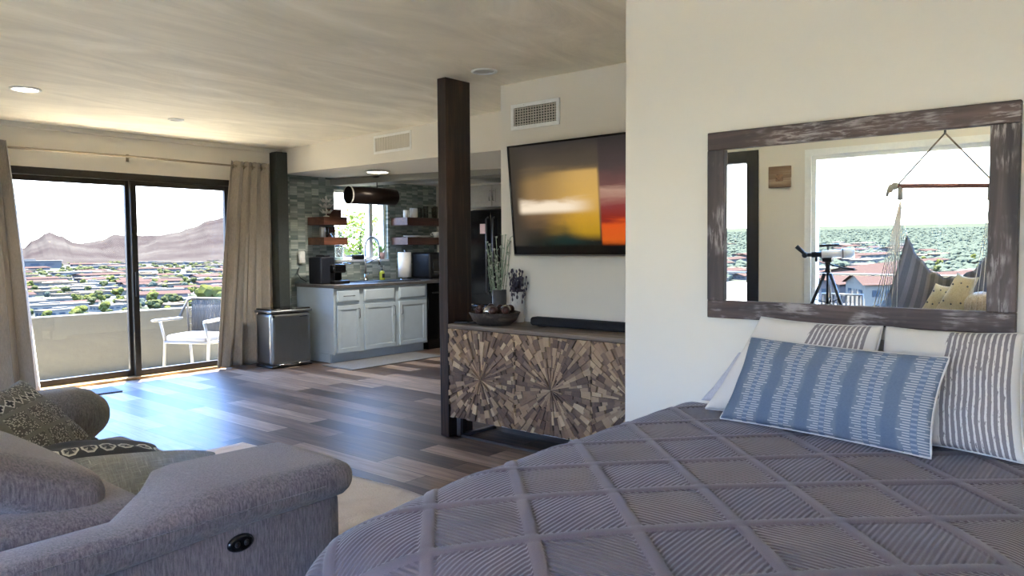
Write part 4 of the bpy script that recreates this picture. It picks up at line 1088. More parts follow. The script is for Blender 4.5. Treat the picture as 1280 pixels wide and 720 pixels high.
# back row lying against the wall
M_sham = fabric('pale_grey_sham', rgb(184, 184, 190), rgb(160, 160, 168), 400, 0.95, 0.15)
M_taupe = fabric('taupe_sham', rgb(158, 148, 138), rgb(128, 120, 112), 400, 0.95, 0.15)
pillow('grey_sham', 'pale grey pillow lying half hidden behind the left white pillow against the wall', 'pillow', (2.86, 1.40, 0.70), (2.82, 0.80, 0.70), (2.93, 0.84, 0.95), (2.93, 1.27, 0.90), 0.10, M_sham, 22, nrm_sign=1)
pillow('taupe_sham', 'taupe pillow showing between the two white striped pillows', 'pillow', (2.84, 0.98, 0.70), (2.84, 0.46, 0.70), (2.92, 0.46, 1.00), (2.92, 0.98, 1.00), 0.08, M_taupe, 22)
pillow('striped_pillow', 'white pillow with a grey striped band, left one against the wall under the mirror', 'pillow', (2.79, 1.345, 0.685), (2.72, 0.72, 0.69), (2.86, 0.715, 1.045), (2.85, 1.145, 1.055), 0.15, stripe_pillow_mat('white_grey_stripe', 0.50, 0.93), piping=M_trimwhite)
pillow('striped_pillow', 'white pillow with a grey striped band, right one cut off by the photo edge', 'pillow', (2.72, 0.72, 0.685), (2.66, 0.27, 0.685), (2.84, 0.30, 1.05), (2.85, 0.70, 1.045), 0.15, stripe_pillow_mat('white_lilac_stripe', 0.50, 0.96), piping=M_trimwhite)
def lumbar_mat():
    m, nt, b = material('blue_comb_stripe')
    u, v, _ = nt.sep(nt.uv())
    nz = nt.noise(nt.comb(nt.m('MULTIPLY', u, 90.0), nt.m('MULTIPLY', v, 60.0)), 1.0, 3, 0.7)
    t = nt.m('ADD', nt.m('MULTIPLY', u, 5.0), 0.28)
    d = nt.m('ABSOLUTE', nt.m('SUBTRACT', nt.m('FRACT', t), 0.5))     # 0 at blue band centre .. 0.5 at chain line
    row = nt.m('MULTIPLY', v, 38.0); ri = nt.m('FLOOR', row); fr_ = nt.m('FRACT', row)
    side = nt.m('GREATER_THAN', nt.m('FRACT', t), 0.5)
    wn = nt.n('ShaderNodeTexWhiteNoise', {'noise_dimensions': '2D'}, Vector=nt.comb(nt.m('ADD', ri, nt.m('MULTIPLY', side, 77.0)), nt.m('FLOOR', t)))
    st = nt.m('ADD', 0.15, nt.m('MULTIPLY', wn.outputs[0], 0.15))
    comb = nt.m('MULTIPLY', nt.m('MULTIPLY', nt.m('GREATER_THAN', d, st), nt.m('LESS_THAN', d, 0.43)), nt.m('LESS_THAN', fr_, 0.36))
    chain = nt.m('GREATER_THAN', d, 0.44)
    blue = nt.mix(nz.outputs[0], rgb(74, 88, 104), rgb(98, 112, 128))
    field = nt.mix(nt.smooth(0.12, 0.2, d), blue, nt.mix(nz.outputs[0], rgb(92, 101, 112), rgb(114, 122, 132)))
    c = nt.mix(comb, field, rgb(166, 167, 166))
    c = nt.mix(nt.m('MULTIPLY', chain, 0.85), c, nt.mix(nt.m('GREATER_THAN', nt.m('FRACT', nt.m('MULTIPLY', v, 20.0)), 0.6), rgb(88, 104, 124), rgb(134, 142, 152)))
    nt.set(b.inputs['Base Color'], c); b.inputs['Roughness'].default_value = 0.9
    nt.set(b.inputs['Normal'], nt.bump(nz.outputs[0], 0.2, 0.002)); return m
pillow('lumbar_pillow', 'long blue pillow with white comb stripes leaning before the white pillows on the bed', 'pillow', (2.665, 1.225, 0.685), (2.55, 0.495, 0.685), (2.62, 0.465, 0.985), (2.74, 1.14, 0.99), 0.13, lumbar_mat(), 34, piping=M_trimwhite)

# ------------------------------------------------------------------ sofa
sf = thing('sofa', 'grey woven reclining sofa facing the television wall, with rounded arms', 'sofa', (0.85, 3.08, 0))
def L(x, y, z): return Vector((x - 0.85, y - 3.08, z))
MB().box(-0.65, 0.62, -1.0, 1.0, 0.05, 0.27, 0.02, 3).build('base', M_sofa, sf)
# near arm: upholstered panel and overhanging pad
na = MB().rbox(L(0.84, 2.065, 0.295), (1.34, 0.125, 0.50), 0.035, 14).build('arm', M_sofa, sf)
pad = MB()
pad.rbox(L(0.90, 2.19, 0.584), (1.30, 0.44, 0.115), 0.052, 22, bulge=(0.02, 0.0, 0.028))
for v in pad.bm.verts:      # the pad narrows behind the seat front
    xw, yw = v.co.x + 0.85, v.co.y + 3.08
    k = max(0.0, min(1.0, (xw - 0.84) / 0.26)); k = k * k * (3 - 2 * k)
    v.co.y = (1.97 + (yw - 1.97) * (0.34 + 0.66 * k)) - 3.08
    v.co.z -= (1 - k) * 0.045 * max(0, v.co.z - 0.55) / 0.1
pad.build('arm_pad', M_sofa, na)
# stitched seam along the pad
MB().tube([L(0.30 + 0.05 * k, 1.966 + (0.012 if k == 23 else 0), 0.582) for k in range(24)], 0.0022, 6).build('seam', M_sofa, na)
cp = MB().lathe([(0.0001, 0.012), (0.03, 0.011), (0.040, 0.007), (0.043, 0.0)], n=36, M=Matrix.Diagonal((1, 0.62, 1, 1))).build('control_panel', M_blackgloss, na)
cp.location = L(1.146, 2.004, 0.478); cp.rotation_euler = (PI / 2, 0, 0)
cp['label'] = 'oval glossy black recliner control on the arm'
for dx in (-0.014, 0.014):
    q = MB().lathe([(0.0001, 0.0155), (0.007, 0.015), (0.009, 0.011)], n=18).build('button', M_black, cp); q.location = (dx, 0, 0)
# far arm: round bolster
MB().rbox(L(0.86, 4.02, 0.52), (1.42, 0.30, 0.27), 0.13, 16, bulge=(0.02, 0, 0.01)).build('arm', M_sofa_end, sf)
MB().rbox(L(0.84, 4.02, 0.24), (1.34, 0.26, 0.36), 0.03, 8).build('arm_base', M_sofa_end, sf)
for yc in (2.80, 3.46):
    MB().rbox(L(1.08, yc, 0.345), (1.02, 0.70, 0.19), 0.06, 14, bulge=(0.01, 0, 0.02)).build('seat_cushion', M_sofa, sf)
MB().rbox(L(0.36, 3.08, 0.34), (0.36, 2.0, 0.56), 0.08, 12, bulge=(0, 0, 0.01)).build('back_frame', M_sofa, sf)
# lower back rolls
for (y0, y1) in ((2.15, 3.04), (3.06, 3.86)):
    MB().rbox(L(0.755, (y0 + y1) / 2 - 0.005, 0.562), (0.48, y1 - y0, 0.15), 0.06, 14, bulge=(0.0, 0.01, 0.01), M=RY(math.radians(6))).build('back_cushion', M_sofa, sf)
    MB().rbox(L(0.50, (y0 + y1) / 2, 0.545), (0.34, y1 - y0 - 0.0, 0.14), 0.06, 12, M=RY(math.radians(-2))).build('back_roll', M_sofa, sf)
    MB().rbox(L(0.665, (y0 + y1) / 2 + 0.03, 0.705), (0.46, y1 - y0 - 0.06, 0.155), 0.07, 18, bulge=(0.0, 0.015, 0.015), M=RY(math.radians(24))).build('headrest', M_sofa, sf)

def cross_mat():
    m, nt, b = material('black_white_cross_band')
    u, v, _ = nt.sep(nt.uv())
    nz = nt.noise(nt.comb(nt.m('MULTIPLY', u, 120.0), nt.m('MULTIPLY', v, 60.0)), 1.0, 2, 0.7)
    cu = nt.m('MULTIPLY', u, 6.5); fu = nt.m('SUBTRACT', nt.m('FRACT', cu), 0.5)
    rv = nt.m('DIVIDE', nt.m('SUBTRACT', v, 0.36), 0.30)
    au, av = nt.m('ABSOLUTE', fu), nt.m('ABSOLUTE', rv)
    arm1 = nt.m('MULTIPLY', nt.m('LESS_THAN', av, nt.m('ADD', 0.04, nt.m('MULTIPLY', au, 0.4))), nt.m('LESS_THAN', au, 0.3))
    arm2 = nt.m('MULTIPLY', nt.m('LESS_THAN', au, nt.m('ADD', 0.04, nt.m('MULTIPLY', av, 0.4))), nt.m('LESS_THAN', av, 0.3))
    cr = nt.m('MAXIMUM', arm1, arm2)
    rr = nt.m('MAXIMUM', nt.m('MAXIMUM', au, av), nt.m('MULTIPLY', nt.m('ADD', au, av), 0.72))
    inband = nt.m('LESS_THAN', av, 0.6)
    ring = nt.m('MULTIPLY', nt.m('GREATER_THAN', rr, 0.35), nt.m('LESS_THAN', rr, 0.44))
    octagon_fill = nt.m('MULTIPLY', nt.m('LESS_THAN', rr, 0.35), nt.m('MULTIPLY', nt.m('SUBTRACT', 1.0, cr), 0.55))  # paler print inside each octagon, around the cross
    disc = nt.m('MAXIMUM', ring, octagon_fill)
    base = nt.mix(nz.outputs[0], rgb(40, 42, 50), rgb(60, 62, 70))
    c = nt.mix(nt.m('MULTIPLY', disc, inband), base, nt.mix(nz.outputs[0], rgb(170, 170, 166), rgb(206, 204, 198)))
    nt.set(b.inputs['Base Color'], c); b.inputs['Roughness'].default_value = 0.92; return m
def motif_mat():
    m, nt, b = material('charcoal_mosaic_print')
    u, v, _ = nt.sep(nt.uv())
    def fr(x, s): return nt.m('FRACT', nt.m('MULTIPLY', x, s))
    vo = nt.n('ShaderNodeTexVoronoi', None, Vector=nt.comb(nt.m('MULTIPLY', u, 46.0), nt.m('MULTIPLY', v, 46.0)), Scale=1.0)
    nz = nt.noise(nt.comb(nt.m('MULTIPLY', u, 70.0), nt.m('MULTIPLY', v, 70.0)), 1.0, 2, 0.7)
    # grid of square motifs divided by plain grey bands, with a row of crosses
    su, sv = fr(u, 3.0), fr(v, 3.0)
    inner = nt.m('MULTIPLY', nt.m('MULTIPLY', nt.m('GREATER_THAN', su, 0.08), nt.m('LESS_THAN', su, 0.92)), nt.m('MULTIPLY', nt.m('GREATER_THAN', sv, 0.08), nt.m('LESS_THAN', sv, 0.92)))
    mos = nt.m('GREATER_THAN', nt.m('ADD', vo.outputs['Distance'], nt.m('MULTIPLY', nz.outputs[0], 0.3)), 0.54)
    base = nt.mix(nz.outputs[0], rgb(126, 124, 118), rgb(100, 99, 95))
    c = nt.mix(inner, base, nt.mix(mos, rgb(176, 174, 166), rgb(86, 85, 82)))
    # cross row along the upper third
    band = nt.m('MULTIPLY', nt.m('GREATER_THAN', v, 0.70), nt.m('LESS_THAN', v, 0.86))
    fu = nt.m('ABSOLUTE', nt.m('SUBTRACT', fr(u, 7.0), 0.5)); fv = nt.m('ABSOLUTE', nt.m('DIVIDE', nt.m('SUBTRACT', v, 0.78), 0.14))
    cr = nt.m('MAXIMUM', nt.m('MULTIPLY', nt.m('LESS_THAN', fu, 0.10), nt.m('LESS_THAN', fv, 0.36)), nt.m('MULTIPLY', nt.m('LESS_THAN', fv, 0.13), nt.m('LESS_THAN', fu, 0.30)))
    dia = nt.m('LESS_THAN', nt.m('ADD', fu, fv), 0.52)
    bc = nt.mix(dia, rgb(96, 95, 90), rgb(196, 193, 184)); bc = nt.mix(cr, bc, rgb(44, 44, 46))
    c = nt.mix(band, c, bc)
    nt.set(b.inputs['Base Color'], c); b.inputs['Roughness'].default_value = 0.92; return m
def slub_mat():
    m, nt, b = material('grey_slub_linen')
    u, v, _ = nt.sep(nt.uv())
    a = nt.noise(nt.comb(nt.m('MULTIPLY', u, 6.0), nt.m('MULTIPLY', v, 60.0)), 1.0, 4, 0.7)
    c_ = nt.noise(nt.comb(nt.m('MULTIPLY', u, 90.0), nt.m('MULTIPLY', v, 4.0)), 1.0, 4, 0.7)
    f = nt.m('MAXIMUM', a.outputs[0], c_.outputs[0])
    c = nt.ramp(f, [(0.45, rgb(116, 119, 124)), (0.62, rgb(140, 143, 148)), (0.74, rgb(198, 200, 202))])
    nt.set(b.inputs['Base Color'], c); b.inputs['Roughness'].default_value = 0.92
    nt.set(b.inputs['Normal'], nt.bump(f, 0.3, 0.003)); return m
pillow('grey_throw_pillow', 'plain grey slubbed lumbar pillow lying inside the near arm of the sofa', 'pillow', (0.94, 2.56, 0.46), (1.37, 2.44, 0.48), (1.36, 2.53, 0.605), (1.0, 2.84, 0.605), 0.14, slub_mat(), 28)
pillow('cross_pillow', 'black pillow with a row of white crosses lying between the grey and the mosaic pillow', 'pillow', (0.98, 3.02, 0.51), (1.36, 2.88, 0.51), (1.45, 3.18, 0.50), (1.02, 3.36, 0.54), 0.13, cross_mat(), 28)
pillow('mosaic_pillow', 'grey and black mosaic patterned pillow leaning in the far corner of the sofa', 'pillow', (0.99, 3.22, 0.50), (1.34, 3.56, 0.49), (1.10, 3.66, 0.78), (0.86, 3.36, 0.77), 0.12, motif_mat(), 28)

# ------------------------------------------------------------------ things seen in the mirror
wa = thing('wall_plaque', 'square brown and white plaque on the wall beside the window, seen in the mirror', 'wall art', (XL, 3.09, 1.93))
MB().box(0.0, 0.03, -0.122, 0.122, -0.115, 0.115, 0.008).build('panel', wood_mat('mottled_plaque', rgb(74, 52, 38), rgb(122, 98, 76), rgb(196, 182, 164), 1, 0.6, 0.35), wa)
MB().box(0.028, 0.036, -0.04, 0.04, -0.045, 0.03, 0.004).build('relief', plain('plaque_relief', rgb(122, 94, 70), 0.6, var=0.3, scale=30), wa)

ts = thing('telescope', 'white telescope on a black tripod before the picture window, seen in the mirror', 'telescope', (-1.8, 2.43, 0))
tm = TR(0, 0, 1.10)
d = Vector((-0.35, -0.93, 0.03)).normalized(); Rt = d.to_track_quat('Z', 'Y').to_matrix().to_4x4()
MB().lathe([(0.0001, -0.06), (0.036, -0.06), (0.04, -0.05), (0.04, 0.19), (0.0001, 0.19)], (0, 0, 1.12), 24, M=Rt).build('optical_tube', M_telewhite, ts)
MB().lathe([(0.041, 0.12), (0.052, 0.13), (0.052, 0.235), (0.046, 0.235), (0.044, 0.13), (0.041, 0.12)], (0, 0, 1.12), 24, M=Rt, close=True).build('dew_shield', M_telewhite, ts)
MB().lathe([(0.053, 0.128), (0.053, 0.136), (0.051, 0.136), (0.051, 0.128), (0.053, 0.128)], (0, 0, 1.12), 24, M=Rt, close=True).build('ring_band', M_black, ts)
e = Vector((0, 0, 1.12)) - d * 0.06
MB().tube([e, e - d * 0.09], [0.03, 0.026], 16).tube([e - d * 0.09, e - d * 0.13], 0.02, 14).ball(e - d * 0.15, 0.03, 12).tube([e - d * 0.15, e - d * 0.17 + Vector((0, 0, 0.03)), e - d * 0.23 + Vector((0, 0, 0.09))], [0.018, 0.018, 0.022], 14).build('focuser', M_black, ts)
MB().lathe([(0.0001, 0), (0.026, 0), (0.026, 0.015), (0.0001, 0.015)], e - d * 0.05 + Vector((0, 0.0, -0.045)), 14, M=RX(PI / 2)).build('focus_knob', M_black, ts)
f0 = Vector((0, 0, 1.205))
MB().tube([f0 - d * 0.08, f0 - d * 0.02], 0.014, 12).tube([f0 - d * 0.02, f0 + d * 0.1], [0.012, 0.016], 12).tube([Vector((0, 0, 1.155)), f0], 0.008, 8).build('finder', M_black, ts)
MB().box(-0.035, 0.035, -0.045, 0.045, 1.045, 1.085, 0.006).lathe([(0.03, 0.94), (0.022, 0.99), (0.03, 1.045)], n=16).tube([(0, 0, 0.62), (0, 0, 0.95)], 0.014, 12).build('tripod_head', M_black, ts)
MB().tube([(0.02, 0, 1.03), (0.03, -0.16, 0.985), (0.035, -0.26, 0.975)], [0.006, 0.009, 0.014], 10).build('pan_handle', M_black, ts)
for k in range(3):
    a = 0.9 + k * 2 * PI / 3
    dd = Vector((math.cos(a), math.sin(a), 0))
    b = MB()
    b.tube([Vector((0, 0, 0.93)) + dd * 0.03, dd * 0.22 + Vector((0, 0, 0.48))], [0.018, 0.016], 8)
    b.tube([dd * 0.21 + Vector((0, 0, 0.5)), dd * 0.42 + Vector((0, 0, 0.012))], 0.011, 8)
    b.ball(dd * 0.42 + Vector((0, 0, 0.012)), 0.014, 8)
    b.tube([dd * 0.12 + Vector((0, 0, 0.68)), Vector((0, 0, 0.64))], 0.006, 6)
    b.build('leg', M_black, ts)

# hammock chair
hc = thing('hammock_chair', 'grey striped hammock chair hanging from a wooden bar, seen in the mirror', 'hammock chair', (-1.5, 1.38, 0))
def stripecloth():
    m, nt, b = material('grey_hammock_stripe')
    u, v, _ = nt.sep(nt.uv())
    nz = nt.noise(nt.comb(nt.m('MULTIPLY', u, 60.0), nt.m('MULTIPLY', v, 60.0)), 1.0, 2)
    s_ = nt.m('FRACT', nt.m('MULTIPLY', u, 12.0))
    c = nt.mix(nt.m('LESS_THAN', s_, 0.45), nt.mix(nz.outputs[0], rgb(60, 57, 55), rgb(76, 72, 70)), nt.mix(nz.outputs[0], rgb(80, 76, 73), rgb(98, 93, 89)))
    nt.set(b.inputs['Base Color'], c); b.inputs['Roughness'].default_value = 0.9; return m
BZ = 1.715
MB().tube([(0, 0.40, BZ + 0.02), (0, -0.40, BZ - 0.02)], 0.020, 14).build('wooden_bar', M_barwood, hc)
MB().ball((0, 0.385, BZ + 0.02), 0.034, 10).ball((0, 0.42, BZ + 0.0), 0.026, 10, sq=(1, 1, 1.5)).tube([(0.0, 0.43, BZ + 0.0), (0.01, 0.45, BZ - 0.07)], [0.018, 0.012], 8).ball((0, -0.385, BZ - 0.02), 0.034, 10).build('rope_knot', M_rope, hc)
MB().tube([(0, 0.36, BZ + 0.03), (0, -0.0, 2.16)], 0.007, 8).tube([(0, -0.0, 2.16), (0, -0.37, BZ)], 0.007, 8).build('hanging_rope', plain('dark_rope', rgb(110, 98, 84), 0.9, var=0.1), hc)
b = MB().tube([(0, 0, 2.23), (0, 0, CEIL - 0.005)], 0.008, 8)
for k in range(2): b.lathe([(0.02 + 0.006 * math.cos(t), 0.006 * math.sin(t)) for t in [2 * PI * i / 8 for i in range(9)]], (0, 0, 2.17 + 0.045 * k), 14, M=RX(PI / 2) @ RY(k * 0.0), close=True)
b.lathe([(0.0001, CEIL - 0.02), (0.035, CEIL - 0.02), (0.035, CEIL - 0.001), (0.0001, CEIL - 0.001)], n=16)
b.build('hook', M_black, hc)
# seat sling: front hem at the window side lower, tall back edge
def sling(u, v):
    # u across (y), v from the front hem to the top of the back
    y = 0.44 - 0.88 * u
    edge = abs(2 * u - 1)
    if v < 0.35: x = 0.40 - 0.35 * (v / 0.35); z = 0.60 - 0.13 * math.sin(v / 0.35 * PI / 2)
    else:
        t = (v - 0.35) / 0.65
        x = 0.05 - 0.42 * t; z = 0.47 + 0.10 * t + 0.34 * t * t
    z += 0.36 * edge ** 2.2 * (0.3 + 0.9 * math.sin(min(1, v * 1.05) * PI * 0.62) ) * 0.95 + 0.012 * math.sin(u * 40)
    y *= 1 - 0.16 * v
    return Vector((x, y, z))
MB().grid(sling, 40, 30, uvs=lambda u, v: (u, v)).build('sling', stripecloth(), hc, recalc=False, solid=0.006)
b = MB()
for sgn, top in ((1, Vector((0, 0.34, BZ + 0.015))), (-1, Vector((0, -0.34, BZ - 0.018)))):
    kn = top + Vector((0, 0.0, -0.12))
    b.tube([top, kn], [0.02, 0.024], 8)
    u = 0.0 if sgn > 0 else 1.0
    for k in range(13):
        v = k / 12; b.tube([kn, sling(u, v)], 0.003, 5)
    for k in range(1, 5):
        uu = 0.05 * k if sgn > 0 else 1 - 0.05 * k
        b.tube([kn, sling(uu, 0.0)], 0.003, 5)
b.build("cords", M_rope, hc)
b = MB()
for k in range(9):
    p = sling(k / 8, 0.0)
    b.tube([p, p + Vector((0.01, 0, -0.12))], [0.006, 0.012], 5)
b.build('tassels', M_rope, hc)
def tufted(label, BL, BR, TR_, TL, th):
    o = pillow('tufted_cushion', label, 'cushion', BL, BR, TR_, TL, th, M_cream, 22, 0.12, piping=M_cream)
    o['group'] = 'cream cushions in the hammock chair'
    BL, BR, TR_, TL = map(Vector, (BL, BR, TR_, TL)); c = (BL + BR + TR_ + TL) / 4
    nrm = (BR - BL).cross(TL - BL).normalized()
    for (u, v) in ((0.2, 0.3), (0.2, 0.7), (0.5, 0.25), (0.5, 0.75), (0.8, 0.3), (0.8, 0.7)):
        p = (BL * (1 - u) + BR * u) * (1 - v) + (TL * (1 - u) + TR_ * u) * v - c
        for sg in (-1, 1): MB().ball(p + nrm * sg * th * 0.42, 0.008, 8).build('tuft_button', M_darkceramic, o)
tufted('front cream tufted cushion tilted across the hammock chair, seen in the mirror', (-1.22, 1.40, 0.64), (-1.18, 1.16, 0.62), (-1.30, 1.08, 0.95), (-1.36, 1.24, 0.98), 0.12)
tufted('rear cream tufted cushion behind the tilted one in the hammock chair, seen in the mirror', (-1.36, 1.52, 0.64), (-1.34, 1.36, 0.64), (-1.44, 1.26, 0.86), (-1.46, 1.42, 0.88), 0.10)
kb = MB(); kb.rbox((0, 0, 0), (0.34, 0.30, 0.22), 0.08, 14, bulge=(0.01, 0.01, 0.02), wob=0.008)
o = kb.build('knit_throw', fabric('cream_knit', rgb(206, 196, 182), rgb(150, 138, 122), 90, 0.95, 0.9)); o.location = (-1.33, 1.03, 0.70); tag(o, 'cream knitted throw bundled at the right of the hammock chair, seen in the mirror', 'throw')

# ------------------------------------------------------------------ balcony outside the sliding door
ZD = -0.15
struct(MB().box(0.5, 7.0, YF + 0.2, 9.75, ZD - 0.25, ZD).build('floor_balcony', M_deck))
struct(MB().box(0.5, 5.6, 9.5, 9.66, ZD, 0.578, 0.006).build('wall_parapet', M_stucco), 'low beige parapet of the balcony')
# rope armchair, facing left along the balcony
bc = thing('patio_chair', 'white rope-backed patio armchair on the balcony behind the sliding door', 'patio chair', (4.68, 8.90, ZD), math.radians(26))
M_pc = plain('white_powder_coat', rgb(88, 87, 86), 0.5, var=0.01); M_pr = plain('grey_rope', rgb(48, 45, 42), 0.9, var=0.15, scale=120)
hw = 0.30
for sy in (-1, 1):
    MB().tube([(-0.36, sy * hw, 0), (-0.33, sy * hw, 0.40), (-0.40, sy * hw, 0.62)], 0.016, 10).build('leg', M_pc, bc)
    MB().tube([(0.14, sy * (hw - 0.02), 0), (0.10, sy * (hw - 0.02), 0.38)], 0.016, 10).build('leg', M_pc, bc)
    MB().rbox((-0.25, sy * (hw + 0.02), 0.635), (0.44, 0.065, 0.035), 0.016, 6, M=RZ(-sy * 0.16)).build('armrest', M_pc, bc)
b = MB()
b.tube([(-0.34, -hw, 0.37), (-0.34, hw, 0.37)], 0.014, 8).tube([(0.11, -hw, 0.37), (0.11, hw, 0.37)], 0.014, 8)
for sy in (-1, 1): b.tube([(-0.34, sy * hw, 0.37), (0.12, sy * hw, 0.36)], 0.014, 8)
b.build('seat_frame', M_pc, bc)
MB().rbox((-0.11, 0, 0.415), (0.48, 0.56, 0.085), 0.035, 10, bulge=(0, 0, 0.015)).build('seat_cushion', plain('pale_seat_cloth', rgb(88, 88, 90), 0.9, var=0.03), bc)
b = MB()
b.tube([(-0.06, -hw, 0.635), (0.10, -hw, 0.84), (0.16, -hw + 0.04, 0.865), (0.16, hw - 0.04, 0.865), (0.10, hw, 0.84), (-0.06, hw, 0.635)], 0.016, 10)
for sy in (-1, 1): b.tube([(0.10, sy * hw, 0.84), (0.12, sy * hw, 0.36)], 0.014, 8)
b.build('back_frame', M_pr, bc)
b = MB()
for k in range(27):
    y = -hw + 0.03 + (2 * hw - 0.06) * k / 26
    b.tube([(0.16, y, 0.86), (0.13, y * 0.97, 0.62), (0.12, y * 0.94, 0.37)], 0.0085, 6)
for k in range(5): b.tube([(0.15 - 0.006 * k, -hw, 0.80 - 0.085 * k), (0.15 - 0.006 * k, hw, 0.80 - 0.085 * k)], 0.005, 6)
b.build('rope_back', M_pr, bc)

# terrace behind the picture window
struct(MB().box(-5.2, XL - 0.2, -3.0, 6.5, -0.45, -0.20).build('floor_terrace', M_deck))
rl = thing('terrace_railing', 'thin dark metal railing of the terrace, seen in the mirror', 'railing', (-4.6, 2.0, -0.20))
MB().tube([(0, -4.4, 0.95), (0, 4.4, 0.95)], 0.016, 8).tube([(0, -4.4, 0.45), (0, 4.4, 0.45)], 0.008, 8).build('rail', M_bronze, rl)
for k in range(5): MB().tube([(0, -4.4 + 2.2 * k, 0), (0, -4.4 + 2.2 * k, 0.95)], 0.014, 8).build('rail_post', M_bronze, rl)
tc = thing('terrace_chair', 'black slatted metal chair on the terrace behind the telescope, seen in the mirror', 'terrace chair', (-3.9, 2.93, -0.20))
b = MB().tube([(0, -0.24, 0.42), (-0.03, -0.24, 0.74), (-0.03, 0.24, 0.74), (0, 0.24, 0.42)], 0.018, 8)
for k in range(9): b.box(-0.03, -0.018, -0.21 + k * 0.05, -0.19 + k * 0.05, 0.42, 0.73)
b.build('backrest', M_black, tc)
MB().box(-0.02, 0.42, -0.25, 0.25, 0.40, 0.43, 0.008).build('seat', M_black, tc)
for sx in (0.0, 0.40):
    for sy in (-0.23, 0.23): MB().tube([(sx, sy, 0), (sx, sy, 0.41)], 0.014, 8).build('leg', M_black, tc)
ww = struct(MB().box(-4.45, -4.3, 3.9, 6.2, -0.2, 0.62, 0.01).build('wall_terrace', M_white), 'low white terrace wall beyond the black framed door, seen in the mirror')

# ------------------------------------------------------------------ landscape
def terrain_z(r): return max(-60.0, -2.5 - max(0.0, r - 8) * math.tan(math.radians(6.6)))
def ground_mat():
    m, nt, b = material('city_plain')
    p = nt.pos()
    vo = nt.n('ShaderNodeTexVoronoi', {'feature': 'F1'}, Vector=nt.scale(p, 1 / 55.0, 1 / 40.0, 0), Scale=1.0)
    cc = nt.sep(vo.outputs['Color'])
    n1 = nt.noise(nt.scale(p, 1 / 30.0, 1 / 30.0, 0), 1.0, 4, 0.65); n2 = nt.noise(nt.scale(p, 1 / 420.0, 1 / 420.0, 0), 1.0, 3, 0.6)
    f = nt.m('ADD', nt.m('MULTIPLY', cc[0], 0.45), nt.m('ADD', nt.m('MULTIPLY', n1.outputs[0], 0.35), nt.m('MULTIPLY', n2.outputs[0], 0.35)))
    c = nt.ramp(f, [(0.3, GR['dk']), (0.46, GR['gr']), (0.56, GR['tan']), (0.68, GR['pink']), (0.82, GR['white'])])
    x, y, z = nt.sep(p)
    west = nt.m('MULTIPLY', nt.smooth(-600, -1800, x), 0.85)      # the plain beyond the terrace is wooded
    c = nt.mix(west, c, nt.mix(n1.outputs[0], GR['wood'], GR['wood2']))
    nt.set(b.inputs['Base Color'], c); b.inputs['Roughness'].default_value = 1.0; b.inputs['Specular IOR Level'].default_value = 0.0
    return m
K = 0.046     # outdoor colours darkened so strong sun and sky don't wash them out
def g(r, g_, b): 
    c = rgb(r, g_, b); return (c[0] * K, c[1] * K, c[2] * K, 1)
GR = dict(dk=g(176, 184, 150), gr=g(206, 208, 174), tan=g(226, 216, 198), pink=g(234, 220, 212), white=g(250, 246, 242), wood=g(186, 196, 150), wood2=g(206, 212, 176))
b = MB(); rings = [6, 14, 30, 60, 120, 250, 400, 520, 800, 1500, 3000, 6000, 12000, 30000]
NA = 72
V = [[b.bm.verts.new((r * math.cos(2 * PI * k / NA), r * math.sin(2 * PI * k / NA), terrain_z(r) - 1.2)) for k in range(NA)] for r in rings]
for A, B in zip(V, V[1:]):
    for k in range(NA): b.bm.faces.new((A[k], A[(k + 1) % NA], B[(k + 1) % NA], B[k]))
struct(b.build('ground', ground_mat()))

def hill_mat():
    m, nt, b = material('dry_hillside')
    p = nt.pos()
    n1 = nt.noise(nt.scale(p, 1 / 420.0, 1 / 420.0, 1 / 120.0), 1.0, 4, 0.6); n2 = nt.noise(nt.scale(p, 1 / 40.0, 1 / 40.0, 1 / 40.0), 1.0, 3, 0.7)
    f = n1.outputs[0]
    nt.set(b.inputs['Base Color'], nt.ramp(f, [(0.33, g(150, 130, 122)), (0.52, g(178, 160, 146)), (0.7, g(208, 192, 172))]))
    b.inputs['Roughness'].default_value = 1.0; b.inputs['Specular IOR Level'].default_value = 0.0
    nt.set(b.inputs['Normal'], nt.bump(n1.outputs[0], 0.5, 30.0)); return m
M_hill = hill_mat()
def hill(name, label, prof, D, depth):
    """prof: (azimuth degrees from +y towards +x, crest elevation degrees)"""
    rnd = random.Random(int(D)); a0, a1 = prof[0][0], prof[-1][0]
    def crest(a):
        for (p, e), (q, f) in zip(prof, prof[1:]):
            if p <= a <= q:
                t = (a - p) / (q - p); t = t * t * (3 - 2 * t); return e + (f - e) * t
        return 0
    ph = [(rnd.uniform(2, 9), rnd.uniform(0, 6), rnd.uniform(0.3, 1.0)) for _ in range(7)]
    def fn(u, v):
        a = a0 + (a1 - a0) * u
        r = D + (v - 0.5) * 2 * depth
        s = max(0, 1 - abs(v - 0.5) * 2)
        h = crest(a)
        n = sum(c * math.sin(a * k * 3.1 + q + v * 9 * k * 0.4) for k, q, c in ph) / 7
        hh = 1.33 + 61 + D * math.tan(math.radians(h))
        z = -61 + hh * (s ** 1.15) * (1 + 0.16 * n * (1 - s)) + 5 * n * s * (h > 0.2)
        return Vector((r * math.sin(math.radians(a)), r * math.cos(math.radians(a)), z))
    return struct(MB().grid(fn, 120, 26).build(name, M_hill), label)
hill('hill', 'left brown hill on the horizon seen through the left door panel', [(14.2, -0.5), (16.4, 0.40), (17.2, 0.12), (17.75, 0.62), (18.67, 1.14), (19.24, 0.90), (20.1, 0.45), (21.2, 0.2), (22.4, -0.3)], 5200, 1500)
hill('hill', 'middle brown ridge on the horizon behind the door mullion', [(18.6, -0.4), (19.8, 0.25), (20.8, 0.48), (21.5, 0.62), (22.46, 1.02), (23.1, 0.92), (24.1, 0.94), (25.1, 0.95), (26.2, 0.8), (28.0, -0.2)], 5900, 1700)
